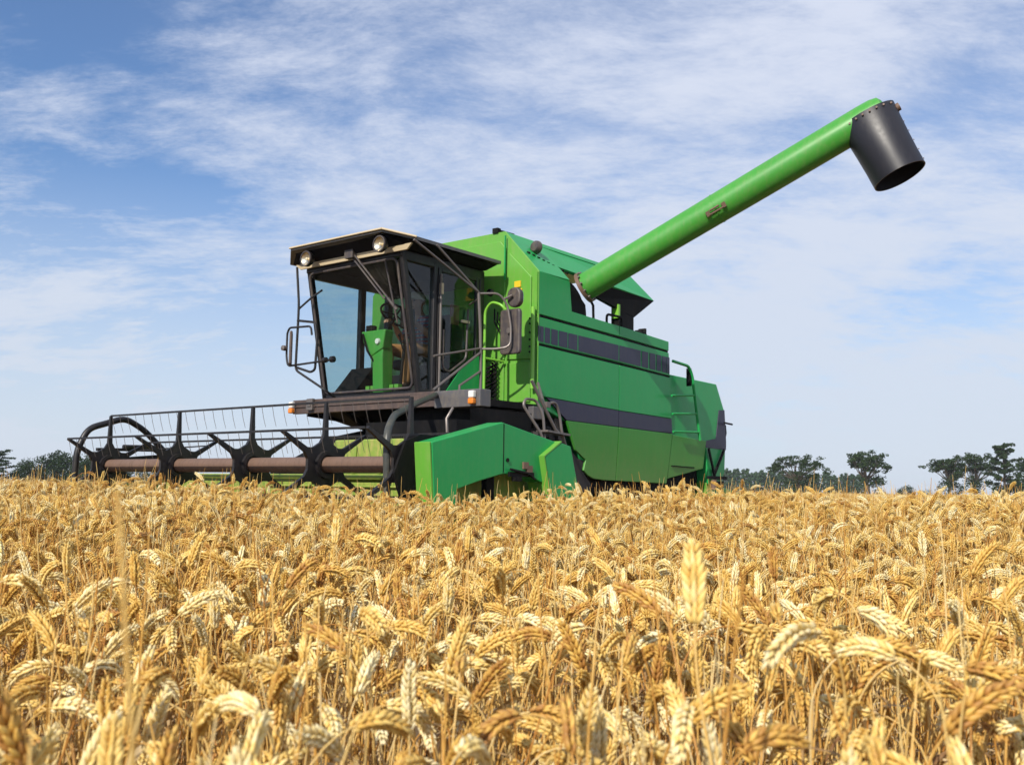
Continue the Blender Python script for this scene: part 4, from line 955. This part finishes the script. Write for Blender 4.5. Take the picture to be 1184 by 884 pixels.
# left-hand wood
make_tree('layered_tree', at(2, 140), hgt(2, 522, 140), pxw(46, 140), 'layered', M['fol_wood'], 30, 'tall pointed dark tree at the left edge of the photo')
make_tree('bushy_tree', at(26, 150), hgt(26, 542, 150), pxw(22, 150), 'bushy', M['fol_wood'], 32, 'low dark bush between the pointed tree and the rounded wood on the left')
for i, (p_, tp, w_, lab) in enumerate(((42, 533, 40, 'rounded dark tree at the left end of the low wood'), (58, 527, 42, 'second rounded dark tree from the left in the low wood'), (78, 522, 44, 'highest rounded dark tree in the low wood left of the reel guard'),
                                       (100, 527, 42, 'rounded dark tree of the low wood seen through the reel guard'), (122, 526, 44, 'rounded dark tree of the low wood behind the left end of the reel'),
                                       (148, 535, 42, 'lower rounded dark tree of the wood behind the first reel tube section'), (176, 542, 42, 'last low dark tree of the wood, behind the reel'))):
    make_tree('bushy_tree', at(p_, 140 + (i % 3) * 6), hgt(p_, tp, 140 + (i % 3) * 6), pxw(w_, 140), 'bushy', M['fol_wood'], 40 + i, lab, 'trees of the low wood on the left')
# plantation row: three crowns shared by the copies
protos = []
r3 = np.random.default_rng(77)
for s_ in range(3):
    Vs = []
    for k in range(22):
        zz = 0.12 + 0.82 * k / 21; w_ = 1.9 * math.sqrt(max(0.06, 1 - ((zz - .42) / .62) ** 2)); a = k * 2.4
        Vs.append(leaf_clump(70, (w_ * .62 * math.cos(a), w_ * .62 * math.sin(a), 8.4 * zz), (w_ * .5, w_ * .5, .75), .55, r3))
    cm = bpy.data.meshes.new('crown'); V = np.concatenate(Vs)
    cm.from_pydata(V.tolist(), [], [(4 * i, 4 * i + 1, 4 * i + 2, 4 * i + 3) for i in range(len(V) // 4)]); cm.materials.append(M['fol_row'])
    tm = MB().tube([(0, 0, 0), (0, 0, 6.5)], [.2, .05], 7).build('trunk', M['bark'], mesh_only=True, smooth=True)
    protos.append((cm, tm))
D2 = 310.0
pxs = np.arange(842, 1002, 10.3)
for i, p_ in enumerate(pxs):
    root = empty('plantation_tree', at(p_ + r3.normal() * .8, D2 + r3.normal() * 3), float(r3.random() * 6))
    tag(root, 'rounded grey-green tree in the far plantation row right of the harvester', 'tree', 'trees of the far plantation row')
    cm, tm = protos[i % 3]
    s_ = (hgt(p_, 542.5 + 6 * (i / len(pxs)), D2) / 8.3) * (1 + .05 * r3.normal()); root.scale = (1, 1, s_)
    for nme, me in (('crown', cm), ('trunk', tm)):
        o = bpy.data.objects.new(nme, me); col.objects.link(o); o.parent = root

# ------------------------------------------------------------------ wheat
def kernel(lod):
    """pointed grain along +Z, unit half length, unit radius"""
    prof, n = {0: ([(-0.72, .62), (-0.25, 1.0), (0.25, .88), (0.68, .46)], 6), 1: ([(-0.5, .85), (0.3, .85)], 4), 2: ([(-0.15, 1.0)], 4)}[lod]
    vs = [(0, 0, -1)]
    for z, r in prof:
        for k in range(n): q = 2 * math.pi * k / n; vs.append((r * math.cos(q), r * math.sin(q), z))
    vs.append((0, 0, 1.18)); L = len(prof); fs = []
    for k in range(n): fs.append((0, 1 + (k + 1) % n, 1 + k))
    for i in range(L - 1):
        for k in range(n): a = 1 + i * n; fs.append((a + k, a + (k + 1) % n, a + n + (k + 1) % n, a + n + k))
    a = 1 + (L - 1) * n
    for k in range(n): fs.append((a + k, a + (k + 1) % n, len(vs) - 1))
    return np.array(vs), fs
def plant(seed, lod, h, bend, ear_len):
    r_ = np.random.default_rng(seed)
    neck = 0.10 + 0.05 * r_.random(); lean0 = R(r_.uniform(-4, 7)); lean1 = lean0 + R(r_.uniform(0, 9))
    ns = {0: 8, 1: 5, 2: 3}[lod]; nn = {0: 7, 1: 5, 2: 3}[lod]; ne = {0: 18, 1: 17, 2: 10}[lod]
    bare = bend < 0; bend = abs(bend)
    ths = [(h - neck) / ns] * ns + [neck / nn] * nn + [ear_len / ne] * ne
    ang = list(np.linspace(lean0, lean1, ns)) + list(lean1 + (bend * .56 - lean1) * np.linspace(0.06, 1, nn) ** 1.4) + list(np.linspace(bend * .58, bend * 1.06, ne))
    P = [np.zeros(3)]; T = []; wob = r_.normal() * .03
    for d, a in zip(ths, ang):
        t = np.array([math.sin(a), wob * math.sin(len(T) * .5), math.cos(a)]); t /= np.linalg.norm(t); T.append(t); P.append(P[-1] + t * d)
    T.append(T[-1])
    stem = MB(); k = {0: 6, 1: 4, 2: 3}[lod]
    nst = ns + nn
    rad = [0.0019 - 0.0008 * i / nst for i in range(nst + 1)]
    if lod == 2: rad = [x * 1.15 for x in rad]
    stem.tube([tuple(p) for p in P[:nst + 1]] + [tuple(P[nst + 4])], rad + [0.0008], k, caps=False)
    ear = MB(); KV, KF = kernel(lod); psi = r_.random() * 6.28
    for i in range(0 if bare else ne):
        p = P[nst + i]; t = T[nst + i]; f = i / (ne - 1)
        sz = (0.72 + 0.55 * math.sin(math.pi * min(1, f * .8 + .18))) * (0.92 + .16 * r_.random())
        n0 = np.array([0., 1., 0.]); b0 = np.cross(t, n0); b0 /= np.linalg.norm(b0); n1 = np.cross(b0, t)
        D = (math.cos(psi) * n1 + math.sin(psi) * b0) * (1 if i % 2 else -1); E = np.cross(t, D)
        fl = ((0.42, 0.0, 1.0), (0.20, 0.44, 1.0), (0.20, -0.44, 1.0)) if lod < 2 else ((0.40, 0.0, 1.45),)
        if i == ne - 1: fl = ((0.0, 0.0, 1.0), (0.1, .2, .9), (.1, -.2, .9))[:3 if lod < 2 else 1]
        for dd, ee, ks in fl:
            dv = t + D * dd + E * ee + r_.normal(size=3) * .07; dv /= np.linalg.norm(dv)
            c = p + D * 0.0021 * sz + E * ee * 0.007 * sz + dv * 0.0056 * sz
            u = np.cross(dv, D + 1e-3); u /= np.linalg.norm(u); w = np.cross(dv, u)
            L = 0.0070 * sz * (1.0 if lod < 2 else 1.3); rr = (0.0029 if lod == 0 else 0.0025) * sz * ks
            V = c + KV[:, 0:1] * u * rr + KV[:, 1:2] * w * rr * .9 + KV[:, 2:3] * dv * L
            ear.add(V, KF)
    leaf = MB()
    for j in range((3 if lod < 2 else 1) if seed % 3 else 2):
        i0 = min(ns - 1, int(ns * (0.45 + .25 * j))); base = P[i0]; az = r_.random() * 6.28; L = r_.uniform(.10, .20); nseg = {0: 7, 1: 5, 2: 3}[lod]
        a = R(r_.uniform(15, 40)); vs = []; q = base.copy(); tw = r_.normal() * 1.5
        for s_ in range(nseg + 1):
            f = s_ / nseg; wdt = 0.0045 * (1 - f) ** .6 + .0006
            sd_ = np.array([-math.sin(az + tw * f), math.cos(az + tw * f), 0.3 * math.sin(tw * f * 2)])
            vs += [q + sd_ * wdt, q - sd_ * wdt]
            a += R(r_.uniform(10, 34)) * 5 / nseg; q = q + np.array([math.sin(a) * math.cos(az), math.sin(a) * math.sin(az), math.cos(a)]) * L / nseg
        leaf.add(vs, [(2 * s_, 2 * s_ + 1, 2 * s_ + 3, 2 * s_ + 2) for s_ in range(nseg)])
    return stem, ear, leaf
def join_mesh(name, trio):
    me = bpy.data.meshes.new(name); v = []; f = []; mi = []
    for k, mb in enumerate(trio):
        o = len(v); v += mb.v; f += [[i + o for i in q] for q in mb.f]; mi += [k] * len(mb.f)
    me.from_pydata(v, [], f)
    for m in ('stem', 'ear', 'leaf'): me.materials.append(M[m])
    me.polygons.foreach_set('material_index', mi); me.polygons.foreach_set('use_smooth', [True] * len(f)); return me
pr = np.random.default_rng(5)
specs = []
for i in range(22):
    if i < 13: bend = R(pr.uniform(95, 178)); hh = pr.uniform(.84, .94)
    elif i < 16: bend = R(pr.uniform(45, 88)); hh = pr.uniform(.82, .92)
    elif i < 18: bend = R(pr.uniform(6, 28)); hh = pr.uniform(.80, .87)
    else: bend = -R(pr.uniform(4, 30)); hh = pr.uniform(.88, 1.0)
    specs.append((100 + i, hh, bend, pr.uniform(.072, .095)))
def sort_of(k): return 0 if k < 13 else 1 if k < 16 else 2 if k < 18 else 3
NV = len(specs)
pcol = bpy.data.collections.new('wheat_kinds')
for lod in (0, 1, 2):
    for i, (sd_, hh, bd, el) in enumerate(specs):
        me = join_mesh('wheat_plant', plant(sd_, lod, hh, bd, el))
        pcol.objects.link(bpy.data.objects.new('kind_%d_%02d' % (lod, i), me))

cy, sy = math.cos(YAW), math.sin(YAW)
def scatter(r0, r1, dens, half=0.62):
    n = int(dens * half * (r1 * r1 - r0 * r0))
    r = np.sqrt(rng.random(n) * (r1 * r1 - r0 * r0) + r0 * r0); a = (rng.random(n) * 2 - 1) * half
    return np.stack([r * np.sin(a), r * np.cos(a)], 1)
edge = np.stack([rng.uniform(-7.5, 7.5, 26000), rng.uniform(-1.2, 9.0, 26000)], 1)   # crop beside and behind the viewpoint
ea_ = np.abs(np.arctan2(edge[:, 0], edge[:, 1])); ed_ = np.hypot(edge[:, 0], edge[:, 1])
edge = edge[(ea_ > 0.62) & (ed_ > 0.75)]
P_ = np.concatenate([edge, scatter(0.68, 3.2, 330), scatter(3.2, 9.5, 350), scatter(9.5, 22, 230, .58), scatter(22, 60, 42, .56)])
dx, dy = P_[:, 0] - P0[0], P_[:, 1] - P0[1]
lx, ly = dx * cy + dy * sy, -dx * sy + dy * cy
# a few tall stalks close to the camera
NEAR = [(-0.315, 0.66, 3, 1.13), (-0.10, 0.60, 19, 1.19), (0.288, 0.90, 16, 1.22), (0.02, 0.72, 6, 1.02), (0.33, 0.95, 18, 1.12), (0.12, 0.85, 20, 1.16), (-0.33, 0.80, 21, 1.13), (0.22, 0.70, 10, 1.03),
        (-0.03, 0.68, 14, 1.03), (0.19, 1.55, 13, 1.15), (-0.28, 1.0, 17, 1.12), (0.42, 1.0, 5, 1.05)]
P_ = np.concatenate([P_, np.array([(a, b) for a, b, c, d in NEAR])])
dx, dy = P_[:, 0] - P0[0], P_[:, 1] - P0[1]
lx, ly = dx * cy + dy * sy, -dx * sy + dy * cy
keep = ~((lx > -3.05) & (ly > -1.40) & (ly < 4.10) & (lx < 60))
P_ = P_[keep]
dist = np.hypot(P_[:, 0], P_[:, 1])
N = len(P_)
wgt = np.array([0.8] * 13 + [1.5] * 3 + [0.8] * 2 + [1.9] * 4); wgt /= wgt.sum()
kind = rng.choice(NV, N, p=wgt)
lodv = np.where(dist < 3.6, 0, np.where(dist < 9.5, 1, 2))
# patchy height: gentle waves, a few tall stragglers
wave = 0.030 * np.sin(P_[:, 0] * 1.3 + 0.7 * P_[:, 1]) + 0.022 * np.sin(P_[:, 1] * 2.1 - P_[:, 0] * 1.7)
sc_ = 1.0 + np.where(rng.random(N) < 0.4, -np.abs(rng.normal(size=N)) * 0.11, rng.normal(size=N) * 0.035) + wave * np.clip(dist / 4, .3, 1)
sc_ += np.where(rng.random(N) < 0.06, 0.09, 0.0)
# no straw standing right in front of the lens
clear = (dist < 1.3)
sc_ = np.where(clear, np.minimum(sc_, 1.02), sc_)
rotz = rng.normal(size=N) * 2.0 + R(-20)
lean = np.where(kind >= 18, 10.0, 6.5)
for q_, (a, b, c, d) in enumerate(NEAR):
    sc_[N - len(NEAR) + q_] = d; kind[N - len(NEAR) + q_] = c
tx, ty = rng.normal(size=N) * np.radians(lean), rng.normal(size=N) * np.radians(lean)
zg = ground_h(P_[:, 0], P_[:, 1]) - 0.005
Fv, Rv, Uv = np.array(F), np.array(RX), np.array(UY)
rel = np.stack([P_[:, 0], P_[:, 1], zg + 0.85 - CAM_Z], 1)
cz = rel @ Fv; inx = np.abs(rel @ Rv / cz) < 592 / 1150 * 1.02; iny = (rel @ Uv / cz) > -442 / 1150 * 1.05
order = np.argsort(dist)
front = [i for i in order if inx[i] and iny[i]][:300]
fset = np.zeros(N, bool); fset[front] = True
# individual stalks of the nearest rows
parts_cache = {}
for k, (sd_, hh, bd, el) in enumerate(specs):
    s_, e_, l_ = plant(sd_, 0, hh, bd, el); out = []
    for nme, mb, mm_ in (('wheat_stalk', s_, 'stem'), ('ear', e_, 'ear'), ('leaf', l_, 'leaf')):
        me = bpy.data.meshes.new(nme); me.from_pydata(mb.v, [], mb.f); me.materials.append(M[mm_]); me.polygons.foreach_set('use_smooth', [True] * len(mb.f)); out.append(me)
    parts_cache[k] = out
LAB = ('ripe golden wheat stalk with hooked hanging ear in the nearest rows', 'ripe golden wheat stalk with sideways leaning ear in the nearest rows',
       'ripe golden wheat stalk with straight upright ear in the nearest rows', 'bare golden straw that lost its ear, standing in the nearest rows')
GRP = ('wheat stalks with hooked ears in the nearest rows', 'wheat stalks with leaning ears in the nearest rows', 'wheat stalks with upright ears in the nearest rows', 'bare straws in the nearest rows')
for i in front:
    k = int(kind[i]); st_, ea_, le_ = parts_cache[k]
    o = bpy.data.objects.new('wheat_stalk', st_); col.objects.link(o)
    o.location = (P_[i, 0], P_[i, 1], zg[i]); o.rotation_euler = (tx[i], ty[i], rotz[i]); o.scale = (sc_[i],) * 3
    tag(o, LAB[sort_of(k)], 'wheat stalk', GRP[sort_of(k)])
    for nme, me in (('ear', ea_), ('leaf', le_)):
        if len(me.polygons):
            c = bpy.data.objects.new(nme, me); col.objects.link(c); c.parent = o
# the rest of the crop: one object
rest = ~fset
me = bpy.data.meshes.new('wheat_crop'); idxs = np.where(rest)[0]
me.from_pydata(np.stack([P_[idxs, 0], P_[idxs, 1], zg[idxs]], 1).tolist(), [], [])
at_r = me.attributes.new('rot', 'FLOAT_VECTOR', 'POINT'); at_r.data.foreach_set('vector', np.stack([tx[idxs], ty[idxs], rotz[idxs]], 1).astype(np.float32).ravel())
at_s = me.attributes.new('scl', 'FLOAT', 'POINT'); at_s.data.foreach_set('value', sc_[idxs].astype(np.float32))
at_k = me.attributes.new('knd', 'INT', 'POINT'); at_k.data.foreach_set('value', (lodv[idxs] * NV + kind[idxs]).astype(np.int32))
crop = bpy.data.objects.new('wheat_crop', me); col.objects.link(crop)
tag(crop, 'dense ripe golden wheat covering the field in front of and around the harvester', 'wheat', kind='stuff')
ng = bpy.data.node_groups.new('crop_scatter', 'GeometryNodeTree')
ng.interface.new_socket('Geometry', in_out='INPUT', socket_type='NodeSocketGeometry'); ng.interface.new_socket('Geometry', in_out='OUTPUT', socket_type='NodeSocketGeometry')
G = NT(ng)
gi = G.add('NodeGroupInput'); go = G.add('NodeGroupOutput')
ci = G.add('GeometryNodeCollectionInfo', transform_space='ORIGINAL'); ci.inputs[0].default_value = pcol; ci.inputs[1].default_value = True; ci.inputs[2].default_value = True
def named(n, typ): nd = G.add('GeometryNodeInputNamedAttribute', data_type=typ); nd.inputs[0].default_value = n; return [s for s in nd.outputs if s.enabled][0]
er = G.add('FunctionNodeEulerToRotation'); G.l.new(named('rot', 'FLOAT_VECTOR'), er.inputs[0])
ip = G.add('GeometryNodeInstanceOnPoints')
G.l.new(gi.outputs[0], ip.inputs['Points']); G.l.new(ci.outputs[0], ip.inputs['Instance']); ip.inputs['Pick Instance'].default_value = True
G.l.new(named('knd', 'INT'), ip.inputs['Instance Index']); G.l.new(er.outputs[0], ip.inputs['Rotation']); G.l.new(named('scl', 'FLOAT'), ip.inputs['Scale'])
G.l.new(ip.outputs[0], go.inputs[0])
md = crop.modifiers.new('scatter', 'NODES'); md.node_group = ng
# far crop seen edge-on: a low bank of canopy out to the trees
def farmat(t, out):
    co = t.add('ShaderNodeTexCoord').outputs['Object']
    n = t.noise(co, 3.0, 8, 0.7)
    c = t.ramp(n, [(0.3, (0.34, 0.17, 0.05)), (0.55, (0.60, 0.38, 0.13)), (0.75, (0.74, 0.53, 0.24))])
    bmp = t.add('ShaderNodeBump', {'Strength': 1.0, 'Distance': 0.2, 'Height': n}).outputs[0]
    t.l.new(t.add('ShaderNodeBsdfPrincipled', {'Base Color': c, 'Roughness': 0.8, 'Normal': bmp}).outputs[0], out.inputs[0])
fc = MB(); rr_ = [55, 57, 62, 70, 80, 95, 115, 140, 180, 240, 320, 430]; na = 90; vs = []
for j, r in enumerate(rr_):
    for k in range(na + 1):
        a = -0.75 + 1.5 * k / na; z = 0.0 if j == 0 else 0.88 + 0.03 * rng.normal()
        vs.append((r * math.sin(a), r * math.cos(a), z))
fc.add(vs, [(j * (na + 1) + k, j * (na + 1) + k + 1, (j + 1) * (na + 1) + k + 1, (j + 1) * (na + 1) + k) for j in range(len(rr_) - 1) for k in range(na)])
tag(fc.build('distant_wheat', simple('distant_straw', farmat)), 'far pale gold wheat reaching back to the trees on the skyline', 'wheat', kind='stuff')

# ------------------------------------------------------------------ haze over the far field
hm = bpy.data.materials.new('haze_air'); hm.use_nodes = True
H = NT(hm.node_tree); H.n.clear()
ho_ = H.add('ShaderNodeOutputMaterial'); pvn = H.add('ShaderNodeVolumePrincipled')
pvn.inputs['Color'].default_value = (0.90, 0.94, 1.0, 1); pvn.inputs['Density'].default_value = 0.00024; pvn.inputs['Anisotropy'].default_value = 0.0
H.l.new(pvn.outputs[0], ho_.inputs['Volume'])
hb_ = MB().box(-1600, 1600, -1600, 1600, -1.3, 11.5)
tag(hb_.build('haze', hm), kind='stuff')
sc.cycles.volume_bounces = 0
